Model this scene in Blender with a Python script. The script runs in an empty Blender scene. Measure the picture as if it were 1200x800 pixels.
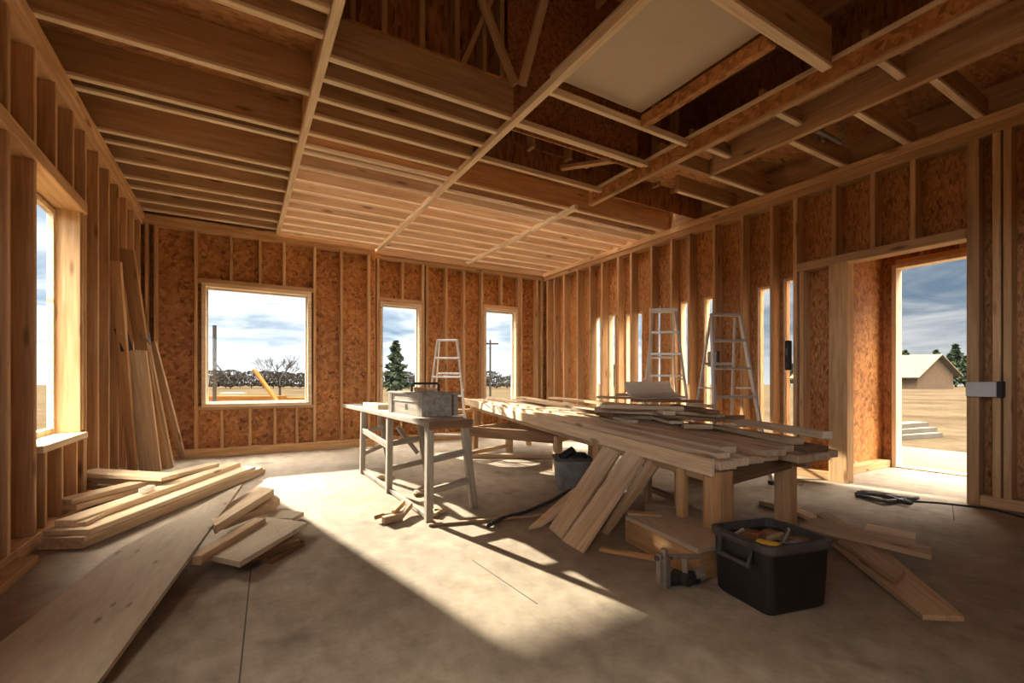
import bpy, bmesh, math, random
from mathutils import Vector, Matrix
random.seed(11)
scene = bpy.context.scene
COL = scene.collection
PI = math.pi

# ------------------------------------------------------------------ camera
F, HY, CH = 545.0, 448.0, 1.05            # focal length and horizon row for a 1200x800 frame, eye height
YAW = math.atan(320.0 / 545.0)
S_, C_ = math.sin(YAW), math.cos(YAW)
cam_d = bpy.data.cameras.new('camera')
cam = bpy.data.objects.new('camera', cam_d)
COL.objects.link(cam)
cam.location = (0, 0, CH)
cam.rotation_euler = (PI / 2, 0, -YAW)
cam_d.sensor_width = 36.0
cam_d.lens = F / 1200.0 * 36.0
cam_d.shift_y = (HY - 400.0) / 1200.0
cam_d.clip_start = 0.05
cam_d.clip_end = 900.0
scene.camera = cam

def at(px, py, z=0.0):                     # a photo pixel resting on the level z -> point in the room
    d = F * (z - CH) / (HY - py)
    r = (px - 600.0) / F * d
    return Vector((C_ * r + S_ * d, -S_ * r + C_ * d, z))
def atd(px, py, d):                        # a photo pixel at depth d
    r = (px - 600.0) / F * d
    return Vector((C_ * r + S_ * d, -S_ * r + C_ * d, CH + (HY - py) * d / F))

# ------------------------------------------------------------------ materials
def new_mat(name):
    m = bpy.data.materials.new(name)
    m.use_nodes = True
    nt = m.node_tree
    nt.nodes.clear()
    out = nt.nodes.new('ShaderNodeOutputMaterial')
    b = nt.nodes.new('ShaderNodeBsdfPrincipled')
    nt.links.new(b.outputs[0], out.inputs[0])
    return m, nt, b
def N(nt, t, **kw):
    n = nt.nodes.new(t)
    for k, v in kw.items():
        if k.startswith('i_'):
            n.inputs[k[2:].replace('_', ' ')].default_value = v
        else:
            setattr(n, k, v)
    return n
def coords(nt, scale, rot=(0, 0, 0), kind='Object', rnd=True):
    tc = N(nt, 'ShaderNodeTexCoord')
    mp = N(nt, 'ShaderNodeMapping')
    mp.inputs['Scale'].default_value = scale
    mp.inputs['Rotation'].default_value = rot
    src = tc.outputs[kind]
    if rnd:
        oi = N(nt, 'ShaderNodeObjectInfo')
        mu = N(nt, 'ShaderNodeMath', operation='MULTIPLY')
        mu.inputs[1].default_value = 37.0
        nt.links.new(oi.outputs['Random'], mu.inputs[0])
        ad = N(nt, 'ShaderNodeVectorMath', operation='ADD')
        nt.links.new(src, ad.inputs[0])
        nt.links.new(mu.outputs[0], ad.inputs[1])
        src = ad.outputs[0]
    nt.links.new(src, mp.inputs['Vector'])
    return mp.outputs[0]
def ramp(nt, stops, fac):
    r = N(nt, 'ShaderNodeValToRGB')
    el = r.color_ramp.elements
    while len(el) < len(stops):
        el.new(0.5)
    for e, (p, c) in zip(el, stops):
        e.position = p
        e.color = (*c, 1)
    nt.links.new(fac, r.inputs[0])
    return r.outputs[0]
def mixc(nt, a, b, fac, blend='MIX'):
    m = N(nt, 'ShaderNodeMix', data_type='RGBA', blend_type=blend)
    for sock, v in ((m.inputs[0], fac), (m.inputs[6], a), (m.inputs[7], b)):
        if isinstance(v, (int, float)):
            sock.default_value = v
        elif isinstance(v, tuple):
            sock.default_value = (*v, 1)
        else:
            nt.links.new(v, sock)
    return m.outputs[2]
def bump(nt, b, h, strength, dist=0.01):
    bp = N(nt, 'ShaderNodeBump')
    bp.inputs['Strength'].default_value = strength
    bp.inputs['Distance'].default_value = dist
    nt.links.new(h, bp.inputs['Height'])
    nt.links.new(bp.outputs[0], b.inputs['Normal'])

def wood(name, dark, mid, light, rough=0.75, knots=True, vary=0.35):
    m, nt, b = new_mat(name)
    v = coords(nt, (0.9, 14, 14))
    n1 = N(nt, 'ShaderNodeTexNoise', i_Scale=1.6, i_Detail=5.0, i_Roughness=0.6, i_Distortion=0.4)
    nt.links.new(v, n1.inputs['Vector'])
    c = ramp(nt, [(0.3, dark), (0.5, mid), (0.72, light)], n1.outputs['Fac'])
    v2 = coords(nt, (3, 90, 90))
    n2 = N(nt, 'ShaderNodeTexNoise', i_Scale=1.0, i_Detail=3.0)
    nt.links.new(v2, n2.inputs['Vector'])
    g = ramp(nt, [(0.35, (0.82, 0.78, 0.72)), (0.65, (1.06, 1.05, 1.04))], n2.outputs['Fac'])
    c = mixc(nt, c, g, 0.8, 'MULTIPLY')
    if knots:
        v3 = coords(nt, (1.7, 7, 7))
        vo = N(nt, 'ShaderNodeTexVoronoi', i_Scale=1.0, i_Randomness=1.0)
        nt.links.new(v3, vo.inputs['Vector'])
        k = ramp(nt, [(0.0, (1, 1, 1)), (0.1, (0.6, 0.6, 0.6)), (0.16, (0, 0, 0))], vo.outputs['Distance'])
        c = mixc(nt, c, (dark[0] * 0.4, dark[1] * 0.3, dark[2] * 0.25), k)
    oi = N(nt, 'ShaderNodeObjectInfo')
    t = ramp(nt, [(0.0, (1 - vary, 1 - vary * 1.1, 1 - vary * 1.2)), (1.0, (1.05, 1.03, 1.0))], oi.outputs['Random'])
    c = mixc(nt, c, t, 0.85, 'MULTIPLY')
    nt.links.new(c, b.inputs['Base Color'])
    b.inputs['Roughness'].default_value = rough
    bump(nt, b, n2.outputs['Fac'], 0.15, 0.004)
    return m
def osb(name, cols, scale=1.0, stretch=(22, 60, 22), rough=0.6):
    m, nt, b = new_mat(name)
    nz = N(nt, 'ShaderNodeTexNoise', i_Scale=7.0 * scale, i_Detail=2.0)
    nt.links.new(coords(nt, (1, 1, 1), rnd=False), nz.inputs['Vector'])
    outs = []
    for rot in ((0.5, 0.9, 0.3), (1.9, 0.4, 2.2), (0.2, 2.3, 1.1)):
        vo = N(nt, 'ShaderNodeTexVoronoi', i_Scale=scale, i_Randomness=1.0)
        mp = coords(nt, stretch, rot, rnd=False)
        ad = N(nt, 'ShaderNodeVectorMath', operation='MULTIPLY_ADD')
        nt.links.new(nz.outputs['Color'], ad.inputs[0])
        ad.inputs[1].default_value = (1.6, 1.6, 1.6)
        nt.links.new(mp, ad.inputs[2])
        nt.links.new(ad.outputs[0], vo.inputs['Vector'])
        sx = N(nt, 'ShaderNodeSeparateColor')
        nt.links.new(vo.outputs['Color'], sx.inputs[0])
        outs.append((vo, sx))
    c1 = ramp(nt, [(0.0, cols[0]), (0.5, cols[1]), (1.0, cols[2])], outs[0][1].outputs[0])
    c2 = ramp(nt, [(0.0, cols[0]), (0.55, cols[1]), (1.0, cols[2])], outs[1][1].outputs[1])
    c3 = ramp(nt, [(0.0, cols[3]), (0.4, cols[1]), (1.0, cols[2])], outs[2][1].outputs[2])
    f1 = ramp(nt, [(0.45, (0, 0, 0)), (0.55, (1, 1, 1))], outs[1][1].outputs[0])
    f2 = ramp(nt, [(0.55, (0, 0, 0)), (0.65, (1, 1, 1))], outs[2][1].outputs[0])
    c = mixc(nt, mixc(nt, c1, c2, f1), c3, f2)
    big = N(nt, 'ShaderNodeTexNoise', i_Scale=1.3, i_Detail=3.0)
    nt.links.new(coords(nt, (1, 1, 1), rnd=False), big.inputs['Vector'])
    t = ramp(nt, [(0.3, (0.75, 0.72, 0.7)), (0.7, (1.08, 1.05, 1.0))], big.outputs['Fac'])
    c = mixc(nt, c, t, 0.8, 'MULTIPLY')
    nt.links.new(c, b.inputs['Base Color'])
    b.inputs['Roughness'].default_value = rough
    bump(nt, b, outs[0][1].outputs[0], 0.25, 0.004)
    return m
def ply(name):
    m, nt, b = new_mat(name)
    n1 = N(nt, 'ShaderNodeTexNoise', i_Scale=2.0, i_Detail=7.0, i_Roughness=0.65)
    nt.links.new(coords(nt, (0.8, 2.2, 2.2)), n1.inputs['Vector'])
    c = ramp(nt, [(0.3, (0.42, 0.355, 0.265)), (0.55, (0.55, 0.475, 0.36)), (0.75, (0.64, 0.56, 0.435))], n1.outputs['Fac'])
    n2 = N(nt, 'ShaderNodeTexNoise', i_Scale=6.0, i_Detail=4.0, i_Roughness=0.7)
    nt.links.new(coords(nt, (1.2, 5, 5)), n2.inputs['Vector'])
    c = mixc(nt, c, ramp(nt, [(0.3, (0.8, 0.78, 0.75)), (0.6, (1.03, 1.03, 1.02))], n2.outputs['Fac']), 0.7, 'MULTIPLY')
    vo = N(nt, 'ShaderNodeTexVoronoi', i_Scale=1.0, i_Randomness=1.0)
    nt.links.new(coords(nt, (4.5, 11, 11)), vo.inputs['Vector'])
    c = mixc(nt, c, (0.13, 0.095, 0.065), ramp(nt, [(0.0, (0.8, 0.8, 0.8)), (0.09, (0.5, 0.5, 0.5)), (0.14, (0, 0, 0))], vo.outputs['Distance']))
    nt.links.new(c, b.inputs['Base Color'])
    b.inputs['Roughness'].default_value = 0.8
    bump(nt, b, n2.outputs['Fac'], 0.1, 0.005)
    return m
def plain(name, col, rough=0.5, metal=0.0, var=0.12, nscale=8.0, bmp=0.05):
    m, nt, b = new_mat(name)
    n = N(nt, 'ShaderNodeTexNoise', i_Scale=nscale, i_Detail=5.0, i_Roughness=0.65)
    nt.links.new(coords(nt, (1, 1, 1)), n.inputs['Vector'])
    lo = tuple(x * (1 - var) for x in col)
    hi = tuple(min(1, x * (1 + var)) for x in col)
    nt.links.new(ramp(nt, [(0.3, lo), (0.7, hi)], n.outputs['Fac']), b.inputs['Base Color'])
    b.inputs['Roughness'].default_value = rough
    b.inputs['Metallic'].default_value = metal
    if bmp:
        bump(nt, b, n.outputs['Fac'], bmp, 0.01)
    return m

M = {}
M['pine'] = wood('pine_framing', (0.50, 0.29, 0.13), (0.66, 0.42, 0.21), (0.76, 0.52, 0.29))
M['joist'] = wood('joist_lumber', (0.42, 0.25, 0.115), (0.55, 0.355, 0.185), (0.64, 0.45, 0.26), knots=True)  # darkened face tone, so the bounce-coloured strips below read as lit
M['edge'] = wood('pale_strip', (0.74, 0.58, 0.37), (0.84, 0.69, 0.48), (0.88, 0.75, 0.56), vary=0.1, knots=False)  # on the joist strips this paler tone stands for floor bounce
M['pale'] = wood('pale_planed_board', (0.64, 0.49, 0.31), (0.76, 0.62, 0.43), (0.84, 0.71, 0.53), vary=0.2)
M['worn'] = wood('worn_offcut', (0.46, 0.32, 0.19), (0.60, 0.45, 0.29), (0.70, 0.55, 0.38), vary=0.3)
M['dark_wood'] = wood('dark_stained_offcut', (0.16, 0.09, 0.045), (0.26, 0.15, 0.075), (0.34, 0.21, 0.11))
M['grey_wood'] = wood('weathered_grey_wood', (0.26, 0.235, 0.20), (0.40, 0.37, 0.32), (0.53, 0.50, 0.445), rough=0.85, vary=0.2)
M['ply'] = ply('plywood_sheet')
M['osb'] = osb('osb_panel', [(0.30, 0.115, 0.03), (0.46, 0.20, 0.06), (0.60, 0.30, 0.105), (0.20, 0.07, 0.018)])
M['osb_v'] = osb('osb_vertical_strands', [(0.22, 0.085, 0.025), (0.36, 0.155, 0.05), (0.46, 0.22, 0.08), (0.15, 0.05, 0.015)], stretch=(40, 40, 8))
M['osb_deck'] = osb('osb_deck', [(0.34, 0.15, 0.05), (0.48, 0.24, 0.09), (0.58, 0.31, 0.13), (0.24, 0.10, 0.03)], stretch=(14, 40, 30))
M['alu'] = plain('aluminium', (0.62, 0.60, 0.56), 0.38, 0.7, 0.1)
M['black'] = plain('black_plastic', (0.011, 0.011, 0.012), 0.55, 0, 0.5, 5)
M['rim'] = plain('dusty_grey_rim', (0.075, 0.071, 0.066), 0.6, 0, 0.35, 12)
M['rubber'] = plain('dark_rubber', (0.03, 0.028, 0.026), 0.7, 0, 0.3)
M['steel'] = plain('scuffed_steel', (0.33, 0.31, 0.29), 0.45, 0.6, 0.25, 20)
M['yellow'] = plain('yellow_plastic', (0.70, 0.40, 0.04), 0.45)
M['rust'] = plain('rusty_brown', (0.20, 0.085, 0.035), 0.8, 0, 0.4)
M['white'] = plain('white_painted_metal', (0.62, 0.60, 0.57), 0.5, 0, 0.06)
M['sheet'] = plain('white_sheet', (0.78, 0.76, 0.71), 0.6, 0, 0.06, 4)
M['drywall'] = plain('drywall_board', (0.60, 0.51, 0.38), 0.9, 0, 0.05, 2)
M['tote'] = plain('dusty_grey_blue_tote', (0.26, 0.26, 0.25), 0.6, 0, 0.35, 9)
M['blue'] = plain('blue_label', (0.10, 0.18, 0.33), 0.5)
M['ink'] = plain('faded_ink', (0.07, 0.06, 0.05), 0.8)
M['bark'] = plain('grey_bark', (0.026, 0.022, 0.019), 0.9, 0, 0.3, 6)
M['leaf'] = plain('conifer_needles', (0.024, 0.032, 0.020), 0.85, 0, 0.5, 3)
M['brush'] = plain('bare_brush', (0.020, 0.018, 0.015), 0.9, 0, 0.4, 2)
M['barn'] = wood('barn_boards', (0.06, 0.042, 0.03), (0.09, 0.065, 0.046), (0.12, 0.088, 0.064), knots=False)
M['shingle'] = wood('barn_roof_boards', (0.085, 0.066, 0.045), (0.11, 0.088, 0.062), (0.14, 0.115, 0.085), knots=False)

M['apron'] = plain('poured_concrete', (0.075, 0.066, 0.054), 0.85, 0, 0.15, 1.5)
def floor_mat():
    m, nt, b = new_mat('dusty_concrete_floor')
    v = coords(nt, (1, 1, 1), rnd=False)
    n1 = N(nt, 'ShaderNodeTexNoise', i_Scale=1.1, i_Detail=8.0, i_Roughness=0.65)
    n2 = N(nt, 'ShaderNodeTexNoise', i_Scale=9.0, i_Detail=6.0, i_Roughness=0.7)
    v2 = coords(nt, (1.0, 0.5, 1), (0, 0, 0.9), rnd=False)
    n3 = N(nt, 'ShaderNodeTexNoise', i_Scale=5.0, i_Detail=5.0, i_Roughness=0.7)
    for n, vv in ((n1, v), (n2, v), (n3, v2)):
        nt.links.new(vv, n.inputs['Vector'])
    c = ramp(nt, [(0.3, (0.24, 0.20, 0.155)), (0.5, (0.355, 0.30, 0.235)), (0.72, (0.46, 0.395, 0.315))], n1.outputs['Fac'])
    c = mixc(nt, c, ramp(nt, [(0.3, (0.66, 0.64, 0.62)), (0.7, (1.12, 1.12, 1.12))], n2.outputs['Fac']), 0.75, 'MULTIPLY')
    c = mixc(nt, c, ramp(nt, [(0.36, (0.6, 0.57, 0.53)), (0.52, (1, 1, 1))], n3.outputs['Fac']), 0.4, 'MULTIPLY')
    ns = N(nt, 'ShaderNodeTexNoise', i_Scale=2.6, i_Detail=3.0)
    nt.links.new(coords(nt, (1, 1, 1), (0, 0, 1), rnd=False), ns.inputs['Vector'])
    c = mixc(nt, c, (0.15, 0.125, 0.10), ramp(nt, [(0.62, (0, 0, 0)), (0.72, (0.75, 0.75, 0.75))], ns.outputs['Fac']))
    nt.links.new(c, b.inputs['Base Color'])
    b.inputs['Roughness'].default_value = 0.85
    b.inputs['Specular IOR Level'].default_value = 0.25
    bump(nt, b, n2.outputs['Fac'], 0.12, 0.01)
    return m
M['floor'] = floor_mat()
def ground_mat():
    m, nt, b = new_mat('dry_grass_field')
    v = coords(nt, (1, 1, 1), rnd=False)
    n1 = N(nt, 'ShaderNodeTexNoise', i_Scale=0.22, i_Detail=8.0, i_Roughness=0.7)
    n2 = N(nt, 'ShaderNodeTexNoise', i_Scale=3.0, i_Detail=6.0, i_Roughness=0.75)
    nt.links.new(v, n1.inputs['Vector'])
    nt.links.new(v, n2.inputs['Vector'])
    c = ramp(nt, [(0.3, (0.022, 0.0165, 0.0105)), (0.5, (0.038, 0.029, 0.0185)), (0.7, (0.055, 0.044, 0.030))], n1.outputs['Fac'])
    c = mixc(nt, c, ramp(nt, [(0.3, (0.6, 0.58, 0.55)), (0.7, (1.1, 1.1, 1.1))], n2.outputs['Fac']), 0.8, 'MULTIPLY')
    nt.links.new(c, b.inputs['Base Color'])
    b.inputs['Roughness'].default_value = 0.95
    b.inputs['Specular IOR Level'].default_value = 0.0
    return m
M['ground'] = ground_mat()
for k_ in ('barn', 'shingle', 'brush', 'leaf', 'bark', 'apron'):
    for q_ in M[k_].node_tree.nodes:
        if q_.type == 'BSDF_PRINCIPLED': q_.inputs['Specular IOR Level'].default_value = 0.0
def glass_mat():
    m = bpy.data.materials.new('window_glass')
    m.use_nodes = True
    nt = m.node_tree
    nt.nodes.clear()
    out = N(nt, 'ShaderNodeOutputMaterial')
    tr = N(nt, 'ShaderNodeBsdfTransparent')
    tr.inputs[0].default_value = (0.96, 0.97, 0.97, 1)
    gl = N(nt, 'ShaderNodeBsdfGlossy')
    gl.inputs['Roughness'].default_value = 0.02
    mx = N(nt, 'ShaderNodeMixShader')
    mx.inputs[0].default_value = 0.012
    nt.links.new(tr.outputs[0], mx.inputs[1])
    nt.links.new(gl.outputs[0], mx.inputs[2])
    nt.links.new(mx.outputs[0], out.inputs[0])
    return m
M['glass'] = glass_mat()

# ------------------------------------------------------------------ building helpers
def W(o):
    return (W(o.parent) @ o.matrix_basis) if o.parent else o.matrix_basis.copy()
def place(o, parent, mat):
    if parent:
        o.parent = parent
        o.matrix_basis = W(parent).inverted() @ mat
    else:
        o.matrix_basis = mat
def tag(o, label=None, cat=None, group=None, kind=None):
    if label: o['label'] = label
    if cat: o['category'] = cat
    if group: o['group'] = group
    if kind: o['kind'] = kind
    return o
def empty(name, loc, label, cat, group=None, kind=None):
    o = bpy.data.objects.new(name, None)
    o.empty_display_size = 0.1
    COL.objects.link(o)
    o.matrix_basis = Matrix.Translation(loc)
    return tag(o, label, cat, group, kind)

class MB:
    def __init__(self):
        self.bm = bmesh.new()
    def box(self, c, s, rot=None, bevel=0.0):
        m = Matrix.Translation(c)
        if rot is not None:
            m = m @ (rot.to_4x4() if isinstance(rot, Matrix) else Matrix.Rotation(rot, 4, 'Z'))
        m = m @ Matrix.Diagonal((*s, 1))
        r = bmesh.ops.create_cube(self.bm, size=1.0, matrix=m)
        if bevel:
            es = list({e for v in r['verts'] for e in v.link_edges})
            bmesh.ops.bevel(self.bm, geom=es, offset=bevel, segments=1, affect='EDGES')
        return self
    def span(self, x0, x1, y0, y1, z0, z1, bevel=0.0):
        return self.box(((x0 + x1) / 2, (y0 + y1) / 2, (z0 + z1) / 2), (abs(x1 - x0), abs(y1 - y0), abs(z1 - z0)), None, bevel)
    def bar(self, a, b, w, t, up=(0, 0, 1), bevel=0.0):
        m, L = bar_matrix(a, b, up)
        r = bmesh.ops.create_cube(self.bm, size=1.0, matrix=m @ Matrix.Diagonal((L, w, t, 1)))
        if bevel:
            es = list({e for v in r['verts'] for e in v.link_edges})
            bmesh.ops.bevel(self.bm, geom=es, offset=bevel, segments=1, affect='EDGES')
        return self
    def tube(self, pts, r, n=8, r2=None):
        pts = [Vector(p) for p in pts]
        rings = []
        up = Vector((0, 0, 1))
        for i, p in enumerate(pts):
            d = (pts[min(i + 1, len(pts) - 1)] - pts[max(i - 1, 0)]).normalized()
            u = up if abs(d.dot(up)) < 0.95 else Vector((1, 0, 0))
            a = d.cross(u).normalized()
            b = d.cross(a).normalized()
            rr = r if r2 is None else r + (r2 - r) * i / max(1, len(pts) - 1)
            rings.append([self.bm.verts.new(p + (a * math.cos(2 * PI * k / n) + b * math.sin(2 * PI * k / n)) * rr) for k in range(n)])
        for A, B in zip(rings, rings[1:]):
            for k in range(n):
                self.bm.faces.new((A[k], A[(k + 1) % n], B[(k + 1) % n], B[k]))
        self.bm.faces.new(rings[0][::-1])
        self.bm.faces.new(rings[-1])
        return self
    def prism(self, pts, t):                 # polygon given by its upper corners, thickness t downwards
        pts = [Vector(p) for p in pts]
        n = Vector((0, 0, 0))
        for i in range(len(pts)):
            n += (pts[i] - pts[0]).cross(pts[(i + 1) % len(pts)] - pts[0])
        n.normalize()
        if n.z < 0:
            pts = pts[::-1]
            n = -n
        top = [self.bm.verts.new(p) for p in pts]
        bot = [self.bm.verts.new(p - n * t) for p in pts]
        self.bm.faces.new(top)
        self.bm.faces.new(bot[::-1])
        k = len(pts)
        for i in range(k):
            self.bm.faces.new((top[i], bot[i], bot[(i + 1) % k], top[(i + 1) % k]))
        return self
    def loft(self, rings, cap0=True, cap1=True):
        vs = [[self.bm.verts.new(p) for p in r] for r in rings]
        n = len(rings[0])
        for A, B in zip(vs, vs[1:]):
            for k in range(n):
                self.bm.faces.new((A[k], A[(k + 1) % n], B[(k + 1) % n], B[k]))
        if cap0: self.bm.faces.new(vs[0][::-1])
        if cap1: self.bm.faces.new(vs[-1])
        return self
    def build(self, name, mat, parent=None, axis=None, smooth=False, origin=None):
        bmesh.ops.recalc_face_normals(self.bm, faces=self.bm.faces)
        vs = [v.co.copy() for v in self.bm.verts]
        lo = Vector([min(v[i] for v in vs) for i in range(3)])
        hi = Vector([max(v[i] for v in vs) for i in range(3)])
        c = (lo + hi) / 2 if origin is None else Vector(origin)
        m = Matrix.Translation(c)
        if axis is not None:                 # local x runs along the grain
            m, _ = bar_matrix(c - Vector(axis), c + Vector(axis))
        inv = m.inverted()
        for v in self.bm.verts:
            v.co = inv @ v.co
        me = bpy.data.meshes.new(name)
        self.bm.to_mesh(me)
        self.bm.free()
        if smooth:
            for p in me.polygons: p.use_smooth = True
        me.materials.append(mat)
        o = bpy.data.objects.new(name, me)
        COL.objects.link(o)
        place(o, parent, m)
        return o
def bar_matrix(a, b, up=(0, 0, 1)):
    a, b, up = Vector(a), Vector(b), Vector(up)
    x = (b - a)
    L = x.length
    x.normalize()
    if abs(x.dot(up.normalized())) > 0.98:
        up = Vector((0, 1, 0))
    y = up.cross(x).normalized()
    z = x.cross(y).normalized()
    m = Matrix((x, y, z)).transposed().to_4x4()
    return Matrix.Translation((a + b) / 2) @ m, L
def board(name, a, b, w, t, mat, parent=None, up=(0, 0, 1), bevel=0.004):
    """one straight board: centre line a-b, w across, t along up; grain along its length"""
    m, L = bar_matrix(a, b, up)
    bm = bmesh.new()
    bmesh.ops.create_cube(bm, size=1.0, matrix=Matrix.Diagonal((L, w, t, 1)))
    if bevel:
        bmesh.ops.bevel(bm, geom=bm.edges[:], offset=min(bevel, t * 0.2, w * 0.2), segments=1, affect='EDGES')
    me = bpy.data.meshes.new(name)
    bm.to_mesh(me)
    bm.free()
    me.materials.append(mat)
    o = bpy.data.objects.new(name, me)
    COL.objects.link(o)
    place(o, parent, m)
    return o
def span(name, x0, x1, y0, y1, z0, z1, mat, parent=None, bevel=0.004):
    """axis-aligned timber, grain along its longest side"""
    dx, dy, dz = x1 - x0, y1 - y0, z1 - z0
    cx, cy, cz = (x0 + x1) / 2, (y0 + y1) / 2, (z0 + z1) / 2
    if dz >= dx and dz >= dy:
        return board(name, (cx, cy, z0), (cx, cy, z1), dx, dy, mat, parent, (0, 1, 0), bevel)
    if dx >= dy:
        return board(name, (x0, cy, cz), (x1, cy, cz), dy, dz, mat, parent, (0, 0, 1), bevel)
    return board(name, (cx, y0, cz), (cx, y1, cz), dx, dz, mat, parent, (0, 0, 1), bevel)
def panel_with_holes(name, axis, p0, p1, u0, u1, z0, z1, holes, mat, parent=None):
    """sheathing between p0 and p1 on one axis; holes = (u0,u1,z0,z1)"""
    b = MB()
    us = sorted({u0, u1} | {h[0] for h in holes} | {h[1] for h in holes})
    for ua, ub in zip(us, us[1:]):
        segs = [(z0, z1)]
        for h in holes:
            if h[0] < (ua + ub) / 2 < h[1]:
                nx = []
                for s in segs:
                    if h[2] > s[0]: nx.append((s[0], min(s[1], h[2])))
                    if h[3] < s[1]: nx.append((max(s[0], h[3]), s[1]))
                segs = nx
        for s in segs:
            if s[1] - s[0] < 1e-4: continue
            if axis == 'x': b.span(p0, p1, ua, ub, s[0], s[1])
            else: b.span(ua, ub, p0, p1, s[0], s[1])
    return b.build(name, mat, parent, origin=(0, 0, 0))

# ================================================================== THE SETTING
XL, XR = -1.10, 5.45                       # inner faces of the side walls
YB, YB2 = 7.80, 8.00                       # back wall, left and right stretch
H = 3.30                                   # top of the wall plates

fb = MB().span(-1.42, 7.05, -2.6, 8.3, -0.16, 0.0)
floor = tag(fb.build('floor', M['floor'], origin=(0, 0, 0)), kind='structure')
for k, (a, b) in enumerate([((0.06, 3.05), (-0.12, -0.5)), ((1.19, 2.49), (1.22, 1.84)), ((4.7, 1.35), (5.35, 1.55))]):
    board('floor_seam', (*a, 0.0005), (*b, 0.0005), 0.006, 0.001, M['ink'], floor, bevel=0)

# ---- left wall
wl = tag(panel_with_holes('wall_left', 'x', -1.30, -1.28, -2.6, 7.95, 0.0, H,
         [(4.06, 5.05, 0.64, 2.42), (-1.5, 0.8, 1.35, 2.6)], M['osb']), kind='structure')  # second hole: unseen opening added to let in fill light
for y in [-2.2, -1.55, 0.85, 1.2, 1.6, 2.0, 2.4, 2.8, 3.2]:
    span('stud', -1.28, XL, y - 0.02, y + 0.02, 0.09, 3.14, M['pine'], wl)
for y in [3.64, 4.03, 5.15, 5.55, 5.95, 6.36, 6.78, 7.2, 7.62]:
    z1 = 2.44 if y < 5.1 else 3.14
    span('stud', -1.28, XL, y - 0.022, y + 0.022, 0.09, z1, M['pine'], wl)
span('stud', -1.28, XL, 5.06, 5.10, 0.66, 2.44, M['pine'], wl)
for y in [2.4, 2.8, 3.2, 3.64, 4.03, 4.42, 4.81]:
    span('cripple_stud', -1.28, XL, y - 0.022, y + 0.022, 2.53, 3.14, M['pine'], wl)
for y in [4.22, 4.55, 4.9, 5.24 - 0.14]:
    span('cripple_stud', -1.28, XL, y - 0.018, y + 0.018, 0.09, 0.60, M['pine'], wl)
span('header', -1.28, XL + 0.015, 2.1, 5.125, 2.44, 2.53, M['pine'], wl)
span('bottom_plate', -1.28, XL + 0.09, -2.6, 3.75, 0.0, 0.045, M['pine'], wl)
span('bottom_plate', -1.28, XL + 0.0, 3.75, 7.8, 0.0, 0.09, M['pine'], wl)
span('bottom_plate', -1.28, XL, -2.6, 3.75, 0.045, 0.09, M['pine'], wl)
span('top_plate', -1.28, XL + 0.02, -2.6, 7.8, 3.22, H, M['pine'], wl)
span('top_plate', -1.28, XL, -2.6, 7.8, 3.14, 3.22, M['pine'], wl)
# left window
w1 = tag(MB().span(-1.30, XL + 0.03, 4.052, 5.06, 0.60, 0.645).build('window_1', M['pale'], axis=(0, 1, 0)), kind='structure')
span('jamb', -1.27, XL - 0.01, 5.03, 5.058, 0.645, 2.44, M['pine'], w1)
span('jamb', -1.27, XL - 0.01, 4.053, 4.08, 0.645, 2.44, M['pale'], w1)
fr = MB()
for y0, y1, z0, z1 in ((4.08, 4.12, 0.645, 2.42), (4.99, 5.03, 0.645, 2.42), (4.12, 4.99, 0.645, 0.69), (4.12, 4.99, 2.38, 2.42)):
    fr.span(-1.30, -1.26, y0, y1, z0, z1)
fr = fr.build('sash', M['pale'], w1)
MB().span(-1.283, -1.277, 4.12, 4.99, 0.69, 2.38).build('pane', M['glass'], fr)

# ---- back wall, left stretch
DB = 0.12
wb = tag(panel_with_holes('wall_back', 'y', YB + DB, YB + DB + 0.02, -1.30, 1.97, 0.0, H,
         [(-0.45, 0.95, 0.72, 2.45)], M['osb']), kind='structure')
for x in [-1.06, -0.965, -0.515, 1.02, 1.42, 1.85]:
    span('stud', x - 0.02, x + 0.02, YB, YB + DB, 0.12, 3.16, M['pine'], wb)
for x in [-0.095, 0.272, 0.589]:
    span('cripple_stud', x - 0.02, x + 0.02, YB, YB + DB, 2.51, 3.16, M['pine'], wb)
for x in [-0.209, 0.14, 0.463, 0.765]:
    span('cripple_stud', x - 0.02, x + 0.02, YB, YB + DB, 0.12, 0.66, M['pine'], wb)
span('bottom_plate', -1.1, 1.95, YB - 0.01, YB + DB, 0.0, 0.12, M['pine'], wb)
span('top_plate', -1.1, 1.95, YB, YB + DB, 3.16, 3.23, M['pine'], wb)
span('top_plate', -1.1, 1.95, YB - 0.015, YB + DB, 3.23, H, M['pine'], wb)
span('header', -0.495, 1.0, YB, YB + DB, 2.44, 2.51, M['pine'], wb)
span('sill_plate', -0.495, 1.0, YB, YB + DB, 0.66, 0.72, M['pine'], wb)
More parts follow.
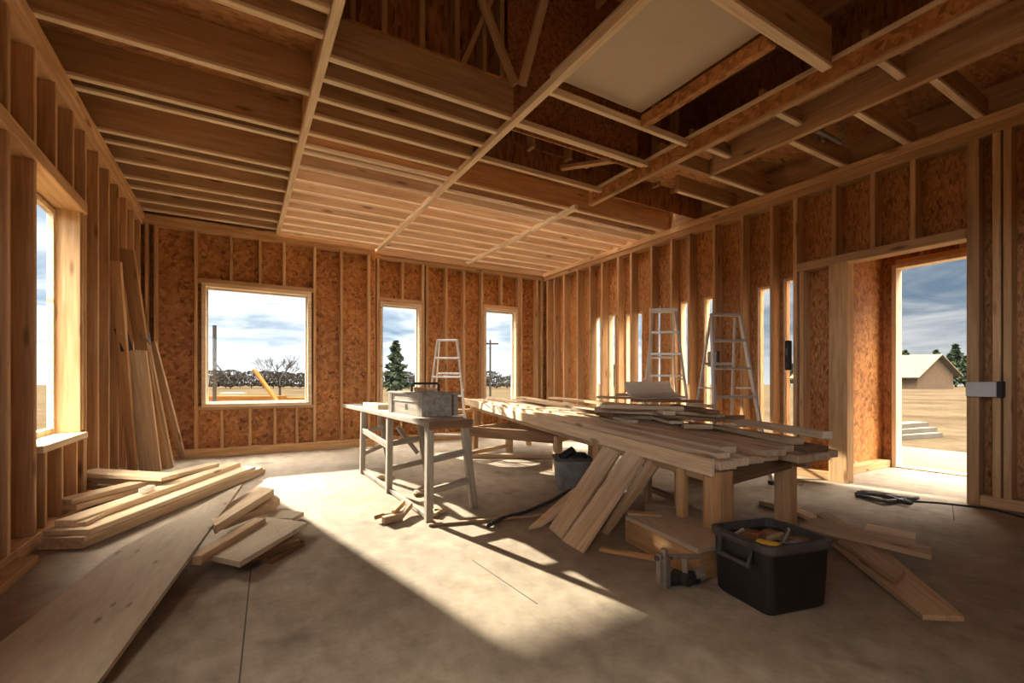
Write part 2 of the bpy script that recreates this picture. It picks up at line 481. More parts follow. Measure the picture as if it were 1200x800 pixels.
# big back window
def back_window(name, x0, x1, z0, z1, yf, depth=0.15, fw=0.055, sash=0.03):
    f = MB()
    f.span(x0, x0 + fw, yf, yf + depth, z0, z1)
    f.span(x1 - fw, x1, yf, yf + depth, z0, z1)
    f.span(x0 + fw, x1 - fw, yf, yf + depth, z1 - fw, z1)
    f.span(x0 + fw, x1 - fw, yf, yf + depth, z0, z0 + fw)
    o = tag(f.build(name, M['pale'], axis=(1, 0, 0)), kind='structure')
    a0, a1, b0, b1 = x0 + fw, x1 - fw, z0 + fw, z1 - fw
    s = MB()
    ys = yf + depth - 0.05
    for q in ((a0, a0 + sash, b0, b1), (a1 - sash, a1, b0, b1), (a0 + sash, a1 - sash, b0, b0 + sash), (a0 + sash, a1 - sash, b1 - sash, b1)):
        s.span(q[0], q[1], ys, ys + 0.04, q[2], q[3])
    s = s.build('sash', M['white'] if sash < 0.03 else M['pale'], o)
    MB().span(a0 + sash, a1 - sash, ys + 0.018, ys + 0.022, b0 + sash, b1 - sash).build('pane', M['glass'], s)
    return o
back_window('window_2', -0.45, 0.97, 0.70, 2.45, YB - 0.02, 0.17, 0.05, 0.025)

# ---- back wall, right stretch
wr2 = tag(panel_with_holes('wall_back_right', 'y', YB2 + DB, YB2 + DB + 0.02, 1.95, 5.63, 0.0, H,
          [(2.10, 2.79, 0.5, 2.44), (4.09, 4.80, 0.5, 2.50)], M['osb']), kind='structure')
for x in [2.05, 2.85, 2.93, 3.30, 3.66, 4.04, 4.86, 4.92, 5.30, 5.42]:
    span('stud', x - 0.025, x + 0.025, YB2, YB2 + DB, 0.12, 3.16, M['pine'], wr2)
span('stud', 1.955, 1.99, YB2 - 0.05, YB2 + DB, 0.12, 3.16, M['pine'], wr2)
for x, z in [(2.48, 2.51), (4.46, 2.56)]:
    span('cripple_stud', x - 0.02, x + 0.02, YB2, YB2 + DB, z, 3.16, M['pine'], wr2)
span('header', 2.075, 2.825, YB2, YB2 + DB, 2.44, 2.51, M['pine'], wr2)
span('header', 4.065, 4.835, YB2, YB2 + DB, 2.50, 2.56, M['pine'], wr2)
for a, b in ((2.075, 2.825), (4.065, 4.835)):
    span('sill_plate', a, b, YB2, YB2 + DB, 0.44, 0.5, M['pine'], wr2)
    span('cripple_stud', (a + b) / 2 - 0.02, (a + b) / 2 + 0.02, YB2, YB2 + DB, 0.12, 0.44, M['pine'], wr2)
span('bottom_plate', 1.95, 5.45, YB2 - 0.01, YB2 + DB, 0.0, 0.12, M['pine'], wr2)
span('top_plate', 1.95, 5.45, YB2, YB2 + DB, 3.16, 3.23, M['pine'], wr2)
span('top_plate', 1.95, 5.45, YB2 - 0.015, YB2 + DB, 3.23, H, M['pine'], wr2)
back_window('window_3', 2.08, 2.82, 0.50, 2.44, YB2 - 0.015, 0.17, 0.045, 0.025)
back_window('window_4', 4.07, 4.83, 0.50, 2.50, YB2 - 0.015, 0.17, 0.045, 0.025)

# ---- right wall
XS = 5.60                                  # inside of its sheathing
slits = [(6.40, 6.56, 0.3, 2.2), (6.02, 6.16, 0.3, 2.2), (5.40, 5.74, 0.3, 2.16), (5.02, 5.22, 0.3, 2.2), (4.44, 4.62, 0.3, 2.2),
         (4.06, 4.22, 0.3, 2.2), (3.30, 3.44, 0.3, 2.2), (3.0, 3.12, 0.2, 2.25)]
wr = tag(panel_with_holes('wall_right', 'x', XS, XS + 0.02, -2.6, 8.12, 0.0, H,
         slits + [(1.5, 2.55, 0.0, 2.31)], M['osb']), kind='structure')
for y in [7.86, 7.62, 7.30, 6.88, 6.52, 6.20, 5.80, 5.50, 5.07, 4.69, 4.38, 3.98, 3.58, 3.20, 2.93]:
    span('stud', XR, XS, y - 0.022, y + 0.022, 0.09, 3.14, M['pine'], wr)
span('stud', XR, XS, 2.84, 2.885, 0.09, 2.30, M['pine'], wr)
span('wide_post', XR - 0.01, XS - 0.02, 2.40, 2.575, 0.0, 2.30, M['pine'], wr)
for y in [2.53, 2.18, 1.86]:
    span('cripple_stud', XR, XS, y - 0.022, y + 0.022, 2.39, 3.14, M['pine'], wr)
span('stud', XR, XS, 1.405, 1.485, 0.0, 3.14, M['pine'], wr)
for y in [1.30, 1.235, 0.9, 0.5, 0.1, -0.3, -0.8, -1.4, -2.0]:
    span('stud', XR, XS, y - 0.025, y + 0.025, 0.09, 3.14, M['pine'], wr)
span('header', XR - 0.015, XS, 1.485, 2.905, 2.30, 2.39, M['pine'], wr)
span('top_plate', XR - 0.02, XS, -2.6, 7.98, 3.22, H, M['pine'], wr)
span('top_plate', XR, XS, -2.6, 7.98, 3.14, 3.22, M['pine'], wr)
span('bottom_plate', XR, XS, 2.577, 7.98, 0.0, 0.09, M['pine'], wr)
span('bottom_plate', XR, XS, -2.6, 1.40, 0.0, 0.09, M['pine'], wr)
# lined openings between the studs of the right wall
n = 5
for (y0, y1, z0, z1) in slits:
    f = MB()
    e = 0.02
    f.span(XS - 0.01, XS + 0.09, y0 - e, y0, z0 - 0.03, z1 + 0.03)
    f.span(XS - 0.01, XS + 0.09, y1, y1 + e, z0 - 0.03, z1 + 0.03)
    f.span(XS - 0.01, XS + 0.09, y0, y1, z1, z1 + 0.03)
    f.span(XS - 0.01, XS + 0.09, y0, y1, z0 - 0.03, z0)
    o = tag(f.build('window_%d' % n, M['pale'], axis=(0, 0, 1)), kind='structure')
    MB().span(XS + 0.06, XS + 0.064, y0, y1, z0, z1).build('pane', M['glass'], o)
    n += 1

# ---- entry bay beyond the right wall, with the outside doorway
XO = 7.0
wv = tag(panel_with_holes('wall_entry_outer', 'x', XO + 0.10, XO + 0.12, 0.30, 2.80, -0.1, H,
         [(0.75, 2.56, -0.1, 2.46)], M['osb']), kind='structure')
span('header', XO, XO + 0.10, 0.40, 2.56, 2.46, 2.56, M['pine'], wv)
for y in [2.3, 1.95, 1.6, 1.25, 0.9]:
    span('cripple_stud', XO, XO + 0.1, y - 0.02, y + 0.02, 2.56, 3.2, M['pine'], wv)
span('top_plate', XO, XO + 0.1, 0.4, 2.6, 3.2, H, M['pine'], wv)
d1 = MB().span(XO - 0.02, XO + 0.14, 2.545, 2.59, 0.0, 2.50).span(XO - 0.02, XO + 0.14, 0.72, 0.765, 0.0, 2.50).span(XO - 0.02, XO + 0.14, 0.765, 2.545, 2.455, 2.50)
d1 = tag(d1.build('door_1', M['pale'], axis=(0, 0, 1)), kind='structure')
span('threshold', XO - 0.02, XO + 0.14, 0.765, 2.545, 0.0, 0.02, M['pale'], d1)
wv2 = tag(MB().span(XS + 0.02, XO + 0.1, 2.72, 2.74, 0.0, H).build('wall_entry_left', M['osb'], origin=(0, 0, 0)), kind='structure')
span('stud', XS + 0.06, XS + 0.11, 2.60, 2.72, 0.09, 3.2, M['pine'], wv2)
span('stud', XS + 0.36, XS + 0.405, 2.60, 2.72, 0.09, 3.2, M['pine'], wv2)
span('bottom_plate', XS + 0.02, XO - 0.02, 2.60, 2.72, 0.0, 0.09, M['pine'], wv2)
wv3 = tag(MB().span(XS + 0.02, XO + 0.1, 0.30, 0.32, 0.0, H).build('wall_entry_right', M['osb'], origin=(0, 0, 0)), kind='structure')
span('bottom_plate', XS + 0.02, XO - 0.02, 0.32, 0.44, 0.0, 0.09, M['pine'], wv3)
ve = tag(MB().span(XS + 0.02, XO + 0.12, 0.30, 2.74, H, H + 0.02).build('ceiling_entry', M['osb_deck'], origin=(0, 0, 0)), kind='structure')
for x in (5.95, 6.3, 6.65):
    span('joist', x - 0.02, x + 0.02, 0.34, 2.70, H - 0.14, H, M['joist'], ve)

# ---- wall behind the camera; its unseen opening is added for fill light
wf = tag(panel_with_holes('wall_front', 'y', -2.62, -2.6, -1.3, 5.62, 0.0, H, [(-0.9, 0.9, 1.5, 2.5)], M['osb']), kind='structure')

# ================================================================== CEILING
JH = 0.30
ce = MB()
ce.span(-1.3, 0.5, 2.95, 8.12, H + JH, H + JH + 0.02)
ce.span(4.42, 5.62, -2.6, 4.22, H + JH, H + JH + 0.02)
# deck split into strips; unseen gaps, wider towards the back, added for sky fill
yy = 3.42
while yy < 8.1:
    fr_ = 0.05 if yy < 4.4 else (0.12 if yy < 5.2 else 0.17)
    ce.span(0.5 if yy < 4.22 else 0.5, 2.03 if yy < 4.22 else 5.62, yy, yy + 0.12 * (1 - fr_), H + JH, H + JH + 0.02)
    yy += 0.12
ceil = tag(ce.build('ceiling', M['osb_deck'], origin=(0, 0, 0)), kind='structure')
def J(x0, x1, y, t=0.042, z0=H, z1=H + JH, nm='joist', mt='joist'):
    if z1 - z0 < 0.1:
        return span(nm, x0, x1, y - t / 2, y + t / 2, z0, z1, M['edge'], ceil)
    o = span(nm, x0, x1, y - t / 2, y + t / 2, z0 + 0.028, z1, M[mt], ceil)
    span('bounce_lit_strip', x0, x1, y - t / 2 - 0.006, y + t / 2 + 0.006, z0, z0 + 0.028, M['edge'], o)   # added strip; its pale colour stands for floor bounce on the underside
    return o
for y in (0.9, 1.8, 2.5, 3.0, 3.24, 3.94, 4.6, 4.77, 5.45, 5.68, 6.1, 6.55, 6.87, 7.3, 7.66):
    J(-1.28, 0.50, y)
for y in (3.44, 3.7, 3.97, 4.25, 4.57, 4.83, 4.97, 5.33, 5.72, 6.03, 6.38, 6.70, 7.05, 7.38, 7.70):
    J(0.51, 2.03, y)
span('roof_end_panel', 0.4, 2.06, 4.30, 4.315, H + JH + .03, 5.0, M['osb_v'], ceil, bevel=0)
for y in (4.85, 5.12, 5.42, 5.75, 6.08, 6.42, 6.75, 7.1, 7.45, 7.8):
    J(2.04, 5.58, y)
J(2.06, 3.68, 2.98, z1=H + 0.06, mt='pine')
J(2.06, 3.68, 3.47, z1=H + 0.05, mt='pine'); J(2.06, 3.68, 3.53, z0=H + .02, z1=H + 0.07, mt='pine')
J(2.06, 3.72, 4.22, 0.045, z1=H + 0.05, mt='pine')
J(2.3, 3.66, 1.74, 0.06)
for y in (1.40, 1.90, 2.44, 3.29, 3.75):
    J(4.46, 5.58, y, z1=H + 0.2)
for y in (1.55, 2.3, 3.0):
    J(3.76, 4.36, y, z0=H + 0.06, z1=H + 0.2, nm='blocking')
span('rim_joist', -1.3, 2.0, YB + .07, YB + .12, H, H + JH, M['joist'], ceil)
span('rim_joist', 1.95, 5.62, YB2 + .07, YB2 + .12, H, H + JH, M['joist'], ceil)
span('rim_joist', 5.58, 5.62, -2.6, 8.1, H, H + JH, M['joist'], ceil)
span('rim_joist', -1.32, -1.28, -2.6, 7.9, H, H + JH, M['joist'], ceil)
# beams along the room
span('beam', 0.475, 0.535, 1.9, 7.90, H - 0.035, H + 0.03, M['edge'], ceil)
span('beam', 2.005, 2.065, 1.2, 8.1, H - 0.035, H + 0.03, M['edge'], ceil)
span('blocking', 0.49, 0.52, 2.95, 7.85, H + 0.03, H + JH, M['joist'], ceil)
o = span('beam', 3.70, 3.76, -2.0, 4.45, H - 0.06, H + 0.09, M['osb'], ceil)
span('edge_strip', 3.67, 3.70, -2.0, 4.40, H + 0.06, H + 0.09, M['edge'], o)
span('edge_strip', 3.70, 3.765, -2.0, 4.45, H - 0.08, H - 0.06, M['joist'], o)
span('beam', 3.70, 3.76, 4.72, 8.1, H - 0.035, H + 0.03, M['edge'], ceil)
span('beam', 4.36, 4.42, -2.0, 3.2, H - 0.02, H + 0.24, M['joist'], ceil)
span('beam', 3.05, 3.12, 1.80, 2.96, H + 0.0, H + 0.10, M['osb'], ceil)
span('beam', 3.72, 5.58, 3.32, 3.38, H + 0.04, H + 0.2, M['joist'], ceil)
# tall framed well of OSB above the joists
for (x0, x1, y) in ((2.07, 3.66, 3.60), (2.03, 5.62, 4.27)):
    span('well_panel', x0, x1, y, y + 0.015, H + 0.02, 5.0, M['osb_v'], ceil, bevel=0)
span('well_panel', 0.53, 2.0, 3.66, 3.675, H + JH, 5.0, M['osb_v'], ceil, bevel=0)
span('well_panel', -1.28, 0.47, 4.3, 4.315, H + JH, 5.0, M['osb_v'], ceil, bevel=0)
for x in (0.72, 0.95, 1.25, 1.55, 1.80, 1.97):
    span('upper_stud', x - 0.022, x + 0.022, 3.52, 3.64, H + JH - 0.02, 5.0, M['joist'], ceil)
for x in (2.7, 3.2, 3.5, 4.1, 4.6, 4.95):
    span('upper_stud', x - 0.022, x + 0.022, 4.14, 4.26, H + 0.25, 5.0, M['joist'], ceil)
for a, b in (((2.03, 3.30, 3.52), (2.03, 2.35, 4.9)), ((2.00, 3.36, 3.55), (1.2, 3.3, 4.95)), ((1.55, 3.44, 3.6), (2.0, 3.42, 4.7)), ((3.55, 3.62, 3.42), (3.1, 4.2, 3.44))):
    board('brace', a, b, 0.07, 0.04, M['joist'], ceil)
rd = MB()
rd.span(-1.4, 5.7, -2.7, 4.35, 5.0, 5.03)  # unseen rear roof left off so sky light reaches the deck gaps
rd.build('roof_deck', M['osb_deck'], ceil)
for x in (-1.3, 5.6):
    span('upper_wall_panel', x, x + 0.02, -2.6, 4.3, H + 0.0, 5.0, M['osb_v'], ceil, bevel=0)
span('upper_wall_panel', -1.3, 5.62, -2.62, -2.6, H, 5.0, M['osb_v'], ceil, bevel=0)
for x in (-0.4, 0.3, 1.0, 1.7, 2.4, 3.1, 3.8, 4.5, 5.2):
    span('rafter', x - 0.022, x + 0.022, -2.5, 4.2, 4.8, 5.0, M['joist'], ceil)
span('gypsum_panel', 2.075, 3.05, 1.78, 2.955, H + 0.12, H + 0.135, M['drywall'], ceil, bevel=0)
# broken stub of timber hanging at the upper left
board('hanger_block', (-0.48, 2.88, 3.42), (-0.48, 2.88, 3.62), 0.09, 0.04, M['pine'], ceil, (0, 1, 0))
board('hanger_block', (-0.36, 2.88, 3.47), (-0.16, 2.88, 3.50), 0.05, 0.05, M['pine'], ceil)
for (x, y) in ((4.62, 2.30), (4.75, 2.30), (4.9, 2.2)):
    MB().tube([(x, y, H + 0.02), (x, y, H + 0.3)], 0.014).build('pipe', M['steel'], ceil)
board('pipe_bracket', (4.55, 2.25, H + 0.05), (5.0, 2.25, H + 0.05), 0.04, 0.03, M['steel'], ceil)

# ================================================================== LOOSE THINGS
def loose(o, label, cat='board', group=None):
    return tag(o, label, cat, group)
def edge_board(name, a, b, w, t, mat, side=1):
    """board whose upper edge runs a-b and whose width lies to the left (side=1) or right of that run"""
    a, b = Vector(a), Vector(b)
    d = (b - a).normalized()
    n = Vector((0, 0, 1)).cross(d).normalized() * side
    up = d.cross(n).normalized()
    if up.z < 0: up = -up
    off = n * (w / 2) - up * (t / 2)
    return board(name, a + off, b + off, w, t, mat, None, up)
def slab(name, pts, t, mat, axis=None):
    pts = [Vector(p) for p in pts]
    return MB().prism(pts, t).build(name, mat, None, axis if axis is not None else (pts[1] - pts[0]))

# ---- left pile
G1 = 'boards in the long pile by the left wall'
loose(edge_board('board', at(96, 634, .055), at(311, 549, .055), .27, .05, M['worn']), 'lowest wide board of the pile by the left window, resting on the floor', 'board', G1)
loose(edge_board('board', at(99, 629, .088), at(308, 547, .088), .25, .03, M['worn']), 'second board up in the pile by the left window, brown edge showing', 'board', G1)
loose(edge_board('board', at(105, 620, .125), at(300, 546, .125), .28, .035, M['pale']), 'wide pale board laid full length on the left pile, nearest the plywood sheet', 'board', G1)
loose(edge_board('board', at(89, 609, .172), at(282, 541.5, .172), .13, .045, M['pale']), 'narrow pale board lying on the wide board, its near end cut short by the window', 'board', G1)
loose(edge_board('board', at(90, 592, .165), at(262, 544, .165), .20, .038, M['worn']), 'brown board under the topmost board on the wall side of the left pile', 'board', G1)
loose(edge_board('board', at(84, 585, .21), at(257, 542.5, .21), .13, .04, M['pale']), 'topmost long board on the wall side of the left pile, pointed near end', 'board', G1)
loose(board('offcut', at(95, 614, .14), at(120, 602, .14), .05, .028, M['pale']), 'thin strip of wood lying on the wide pale board at its near end', 'offcut')
loose(board('block', at(166, 575, .20), at(178, 570, .20), .05, .035, M['sheet']), 'small white block on the left pile of boards', 'block')
G2 = 'short boards lying crosswise behind the left pile'
loose(board('board', at(100, 553, .27), at(200, 559, .23), .20, .035, M['pale']), 'topmost of the three crosswise boards below the leaning boards', 'board', G2)
loose(board('board', at(112, 560, .19), at(180, 567, .17), .15, .045, M['pale']), 'middle one of the three crosswise boards under the left wall studs', 'board', G2)
loose(board('board', at(114, 570, .10), at(164, 573, .10), .15, .05, M['worn']), 'lowest of the three crosswise boards under the left wall studs', 'board', G2)

# ---- right half of that pile
G3 = 'boards fanned out beside the plywood sheet'
loose(slab('board', [at(252, 616, .20), at(321, 573, .20), at(302, 569, .20), at(246, 604, .20)], .05, M['pale']), 'thick pale plank rising out from under the plywood sheet, topmost of the fan', 'board', G3)
loose(slab('board', [at(262, 612, .12), at(320, 590, .12), at(328, 584, .12), at(322, 579, .12), at(256, 602, .12)], .05, M['worn']), 'brown board with a rounded end below the thick pale plank', 'board', G3)
loose(edge_board('board', at(236, 651, .135), at(312, 606, .135), .07, .05, M['worn']), 'narrow squared batten along the edge of the wide speckled panel', 'board', G3)
loose(slab('panel', [at(281, 658, .10), at(360, 612, .10), at(311, 605, .10), at(240, 649, .10)], .03, M['ply']), 'wide speckled panel offcut lying right of the plywood sheet', 'panel')
loose(slab('board', [at(343, 607, .07), at(356, 600, .07), at(322, 596, .07), at(300, 606, .07)], .03, M['ply']), 'small panel piece sticking out behind the wide speckled panel', 'board', G3)
loose(slab('board', [at(296, 652, .065), at(352, 632, .065), at(349, 628, .065), at(285, 645, .065)], .03, M['dark_wood']), 'brown board under the wide speckled panel, upper of two', 'board', G3)
loose(slab('board', [at(318, 655, .03), at(357, 634, .03), at(340, 627, .03), at(286, 650, .03)], .03, M['dark_wood']), 'brown board flat on the floor under the wide speckled panel', 'board', G3)

# ---- the big plywood sheet
R0, R1 = at(284, 567, .27), at(114, 800, .05)
dd = (R1 - R0).normalized()
nn = Vector((dd.y, -dd.x, 0)).normalized()
if nn.x > 0: nn = -nn
R1b = R0 + dd * ((R1 - R0).length + 0.55)
sh = slab('plywood_sheet', [R0, R1b, R1b + nn * 0.50, R0 + nn * 0.38 + dd * 1.05, R0 + nn * 0.06 + dd * 0.12], .022, M['ply'], dd)
loose(sh, 'long speckled plywood sheet sloping from the left pile down to the floor in front', 'plywood sheet')

# ---- boards leaning in the far left corner
G4 = 'boards leaning in the back left corner'
Rv = Vector((C_, -S_, 0))
def leaning(name, pxb, pyb, db, pxt, pyt, dt, w, t, mat):
    a, b = atd(pxb, pyb, db), atd(pxt, pyt, dt)
    d = (b - a).normalized()
    up = d.cross(Rv).normalized()
    if up.z < 0: up = -up
    return board(name, a, b, w, t, mat, None, up)
loose(leaning('board', 156, 556, 5.25, 136, 306, 4.55, .095, .035, M['pine']), 'tall narrow stud board leaning in front of the left wall studs', 'board', G4)
loose(leaning('board', 188, 548, 5.70, 149, 292, 4.95, .15, .03, M['pine']), 'tall wide board leaning behind the shorter broad panel in the corner', 'board', G4)
loose(leaning('panel', 177, 555, 5.30, 158, 410, 4.95, .25, .022, M['pale']), 'broad smooth panel leaning at the front of the corner stack', 'panel')
loose(leaning('board', 198, 547, 5.72, 168, 398, 5.28, .13, .03, M['worn']), 'brown board leaning at the right behind the broad smooth panel', 'board', G4)
loose(leaning('board', 214, 536, 6.35, 178, 400, 5.90, .10, .03, M['worn']), 'rightmost slim board leaning towards the back wall OSB', 'board', G4)
t = empty('tool_pouch', atd(146, 398, 4.9), 'black tool pouch with a white tag hung among the leaning boards', 'tool pouch')
a0 = atd(141, 384, 4.80); a1 = atd(149, 411, 4.84)
board('pouch', a0, a1, .10, .04, M['black'], t, (0.5, -0.85, 0.1))
board('tag', atd(143, 388.5, 4.76), atd(144.5, 392, 4.76), .035, .006, M['white'], t, (0.5, -0.85, 0.1))
MB().tube([atd(140, 384, 4.81), atd(139, 378, 4.82), atd(143, 376, 4.82), atd(145, 383, 4.81)], .006).build('strap', M['rubber'], t)
t = empty('clamp', atd(172, 400, 5.20), 'small grey clamp on the top of the leaning brown board', 'clamp')
board('jaw', atd(168, 394, 5.20), atd(175, 401, 5.20), .02, .02, M['steel'], t)
board('bar', atd(174, 390, 5.20), atd(176, 404, 5.20), .015, .02, M['steel'], t, (1, 0, 0))

# ---- grey saw bench
BX0, BX1, BZ = 1.22, 1.57, 0.76
t = empty('trestle_bench', (1.44, 4.6, 0), 'long weathered grey trestle bench holding the wooden toolbox', 'bench')
board('bench_top', (1.40, 3.30, BZ - .022), (1.40, 6.55, BZ - .022), .38, .044, M['grey_wood'], t)
span('edge_cap', BX0 + .0, BX1, 3.285, 3.30, BZ - .06, BZ, M['dark_wood'], t)
for y, dy in ((3.37, 0), (4.45, 0), (5.55, 0.4)):
    board('leg', (BX0 + .03, y, BZ - .045), (BX0 + .012, y - .03, 0), .055, .06, M['grey_wood'], t, (0, 1, 0))
    board('leg', (BX1 - .03, y + dy, BZ - .045), (BX1 + .13, y + .16 + dy, 0), .06, .05, M['grey_wood'], t, (0, 1, 0))
    for z in (.22, .46):
        f = 1 - z / BZ
        board('rung', (BX0 + .02, y, z), (BX1 - .03 + .16 * f, y + dy + .16 * f, z + .03), .035, .05, M['grey_wood'], t)
board('rail', (BX0 + .02, 4.44, .44), (BX0 + .02, 5.60, .50), .03, .06, M['grey_wood'], t)
board('foot_rail', (BX0 + .02, 3.42, .03), (BX0 + .02, 5.5, .03), .03, .04, M['grey_wood'], t)
board('brace', (BX0 + .12, 4.5, .62), (BX1 - .02, 4.52, .34), .03, .04, M['grey_wood'], t)

# toolbox on the bench
o_ = Vector((1.33, 3.74, BZ))
tb = empty('toolbox', o_, 'grey wooden toolbox with a flat lid standing on the grey trestle bench', 'toolbox')
ly = Vector((-.05, .998, 0)); lx = Vector((.998, .05, 0))
def tbp(u, v, z): return o_ + lx * u + ly * v + Vector((0, 0, z))
TW, TL, TH = .33, .86, .185
rotz = math.atan2(lx.y, lx.x)
b = MB()
cbox = lambda bb, u0, u1, v0, v1, z0, z1, bev=0.003: bb.box(tbp((u0 + u1) / 2, (v0 + v1) / 2, (z0 + z1) / 2), (u1 - u0, v1 - v0, z1 - z0), rotz, bev)
cbox(b, 0, TW, 0, TL, 0.001, TH)
b.build('box', M['grey_wood'], tb, ly)
b = MB(); cbox(b, -.012, TW + .012, -.012, TL + .012, TH, TH + .018); b.build('lid', M['grey_wood'], tb, ly)
for v in (.0, TL - .10):
    b = MB(); cbox(b, -.01, 0.001, v, v + .10, 0.002, TH); b.build('corner_strap', M['grey_wood'], tb, (0, 0, 1))
b = MB(); cbox(b, TW * .8, TW * .86, -.008, 0.001, 0.002, TH); b.build('corner_strap', M['dark_wood'], tb, (0, 0, 1))
b = MB(); cbox(b, -.006, 0.001, .1, TL - .1, TH * .62, TH * .68); b.build('batten', M['grey_wood'], tb, ly)
# stencilled mark on the side
cu = bpy.data.curves.new('mark', 'FONT'); cu.body = 'IIS'; cu.size = 0.075; cu.extrude = 0.0006
ob = bpy.data.objects.new('mark', cu)
COL.objects.link(ob)
bpy.context.view_layer.update()
me = bpy.data.meshes.new_from_object(ob.evaluated_get(bpy.context.evaluated_depsgraph_get()))
bpy.data.objects.remove(ob)
me.materials.clear(); me.materials.append(M['ink'])
mk = bpy.data.objects.new('stencil_mark', me)
COL.objects.link(mk)
mm = Matrix((-ly, Vector((0, 0, 1)), -lx)).transposed().to_4x4()
place(mk, tb, Matrix.Translation(tbp(-.0015, .42, .045)) @ mm)
# plane-like handle with blocks on the lid
hz = TH + .018
o2 = tbp(.17, .345, hz)
t = empty('hand_plane', o2, 'dark handled wooden block tool lying on the toolbox lid', 'hand tool')
b = MB(); cbox(b, .07, .155, .31, .38, hz + .001, hz + .045); b.build('body', M['pine'], t, lx)
b = MB(); cbox(b, .165, .265, .31, .38, hz + .001, hz + .038); b.build('body', M['worn'], t, lx)
MB().tube([tbp(.035, .345, hz + .004), tbp(.035, .345, hz + .065), tbp(.05, .345, hz + .078), tbp(.285, .345, hz + .078), tbp(.30, .345, hz + .065), tbp(.30, .345, hz + .004)], .011).build('handle', M['rubber'], t)
# books of boards at the bench far end
loose(board('offcut', (1.40, 5.05, BZ + .026), (1.40, 5.75, BZ + .026), .22, .05, M['pale']), 'pale short board lying on the grey bench behind the toolbox', 'offcut')

# wooden hand clamp on the lit floor
p0 = at(468, 610, 0)
t = empty('wooden_clamp', p0, 'wooden hand clamp lying in the sunlight beside the grey bench', 'clamp')
board('jaw', p0 + Vector((-.13, -.03, .03)), p0 + Vector((.02, .01, .03)), .05, .055, M['worn'], t)
board('jaw', p0 + Vector((-.04, .02, .06)), p0 + Vector((.10, .22, .075)), .03, .04, M['pine'], t)
board('jaw', p0 + Vector((.02, .0, .035)), p0 + Vector((.15, .18, .06)), .03, .04, M['worn'], t)
MB().tube([p0 + Vector((-.10, .07, .04)), p0 + Vector((.06, .06, .05))], .009).build('screw', M['steel'], t)
MB().tube([p0 + Vector((-.17, .05, .035)), p0 + Vector((-.10, .07, .04))], .016).build('handle', M['dark_wood'], t)
pts = [at(500, 613.5, .012), at(560, 609, .012), at(640, 603, .012)]
loose(board('lath', at(502, 615, .01), at(640, 603, .01), .035, .018, M['worn']), 'thin lath lying on the floor from the bench leg towards the leaning planks', 'lath')
t = MB().tube([at(572, 616, .02), at(588, 607, .02), at(615, 600, .02), at(645, 587, .02), at(668, 574, .02), at(690, 566, .02)], .014).build('hose', M['rubber'], smooth=True)
loose(t, 'dark hose curving over the floor towards the leaning planks', 'hose')
for k, (px, py, s, lb) in enumerate([(512, 603, .06, 'crumpled scrap on the floor just inside the near leg of the grey bench'), (490, 579, .05, 'crumpled scrap under the grey bench by its middle leg'), (452, 561, .06, 'crumpled scrap on the floor under the far half of the grey bench')]):
    p = at(px, py, 0)
    b = MB()
    for q in range(5):
        rr = Matrix.Rotation(random.uniform(0, 3), 3, 'Z')
        b.box(p + Vector((random.uniform(-1, 1) * s, random.uniform(-1, 1) * s, s * .32)), (s * 1.5, s * .7, s * .5), rr, .006)
    loose(b.build('scrap', M['worn']), lb, 'scrap')

# ---- work table with long boards
U = Vector((.89, 5.45, .19)); U.normalize()
V = Vector((U.y, -U.x, 0)).normalized()
E0 = Vector((2.42, 1.75, .60))             # near upper edge of the front board
def tp(s, v, z=0): return E0 + U * s + V * v + Vector((0, 0, z))
wt = empty('work_table', (2.9, 3.0, 0), 'heavy timber work table under the long stack of boards', 'table')
PZ = .172
board('leg', (2.50, 1.795, PZ + .001), (2.50, 1.795, .52), .13, .12, M['pine'], wt, (0, 1, 0))
board('leg', (2.50, 2.06, PZ + .001), (2.50, 2.06, .53), .05, .06, M['pine'], wt, (0, 1, 0))
board('leg', (3.50, 1.95, 0), (3.50, 1.95, .53), .11, .11, M['pine'], wt, (0, 1, 0))
board('leg', (2.72, 3.12, 0), (2.72, 3.12, .58), .09, .09, M['pine'], wt, (0, 1, 0))
board('leg', (3.74, 2.95, 0), (3.74, 2.95, .58), .09, .09, M['pine'], wt, (0, 1, 0))
board('leg', (3.28, 6.75, 0), (3.28, 6.75, .69), .07, .07, M['pine'], wt, (0, 1, 0))
board('leg', (4.2, 6.6, 0), (4.2, 6.6, .69), .07, .07, M['pine'], wt, (0, 1, 0))
board('end_apron', (2.57, 1.80, .475), (3.56, 1.93, .475), .05, .11, M['dark_wood'], wt)
board('cross_rail', (2.68, 3.13, .545), (3.80, 2.94, .545), .06, .09, M['worn'], wt)
board('cross_rail', (3.2, 6.76, .66), (4.3, 6.58, .66), .06, .09, M['pine'], wt)
board('side_rail', tp(.03, .06, -.12), tp(5.0, .06, -.12), .05, .09, M['worn'], wt, (0, 0, 1))
board('side_rail', tp(.2, 1.05, -.12), tp(5.0, 1.05, -.12), .05, .09, M['worn'], wt, (0, 0, 1))
G5 = 'long boards laid lengthwise over the work table'
def tboard(s0, s1, v0, v1, z0, t, mat, label, name='board', g=G5):
    vm = (v0 + v1) / 2
    o = board(name, tp(s0, vm, z0 + t / 2), tp(s1, vm, z0 + t / 2), v1 - v0 - .014, t, M[mat], None, (0, 0, 1))
    return loose(o, label, name, g)
tboard(0, 5.6, -.045, -.002, -.105, .105, 'pale', 'long board standing on edge along the front of the work table')
tboard(-.02, 5.5, .0, .15, -.065, .05, 'pale', 'first flat board behind the edge-standing board on the work table')
tboard(.03, 5.45, .155, .30, -.065, .05, 'pale', 'second flat board from the front edge of the work table')
tboard(.06, 5.5, .305, .46, -.065, .05, 'worn', 'third flat board from the front edge of the work table')
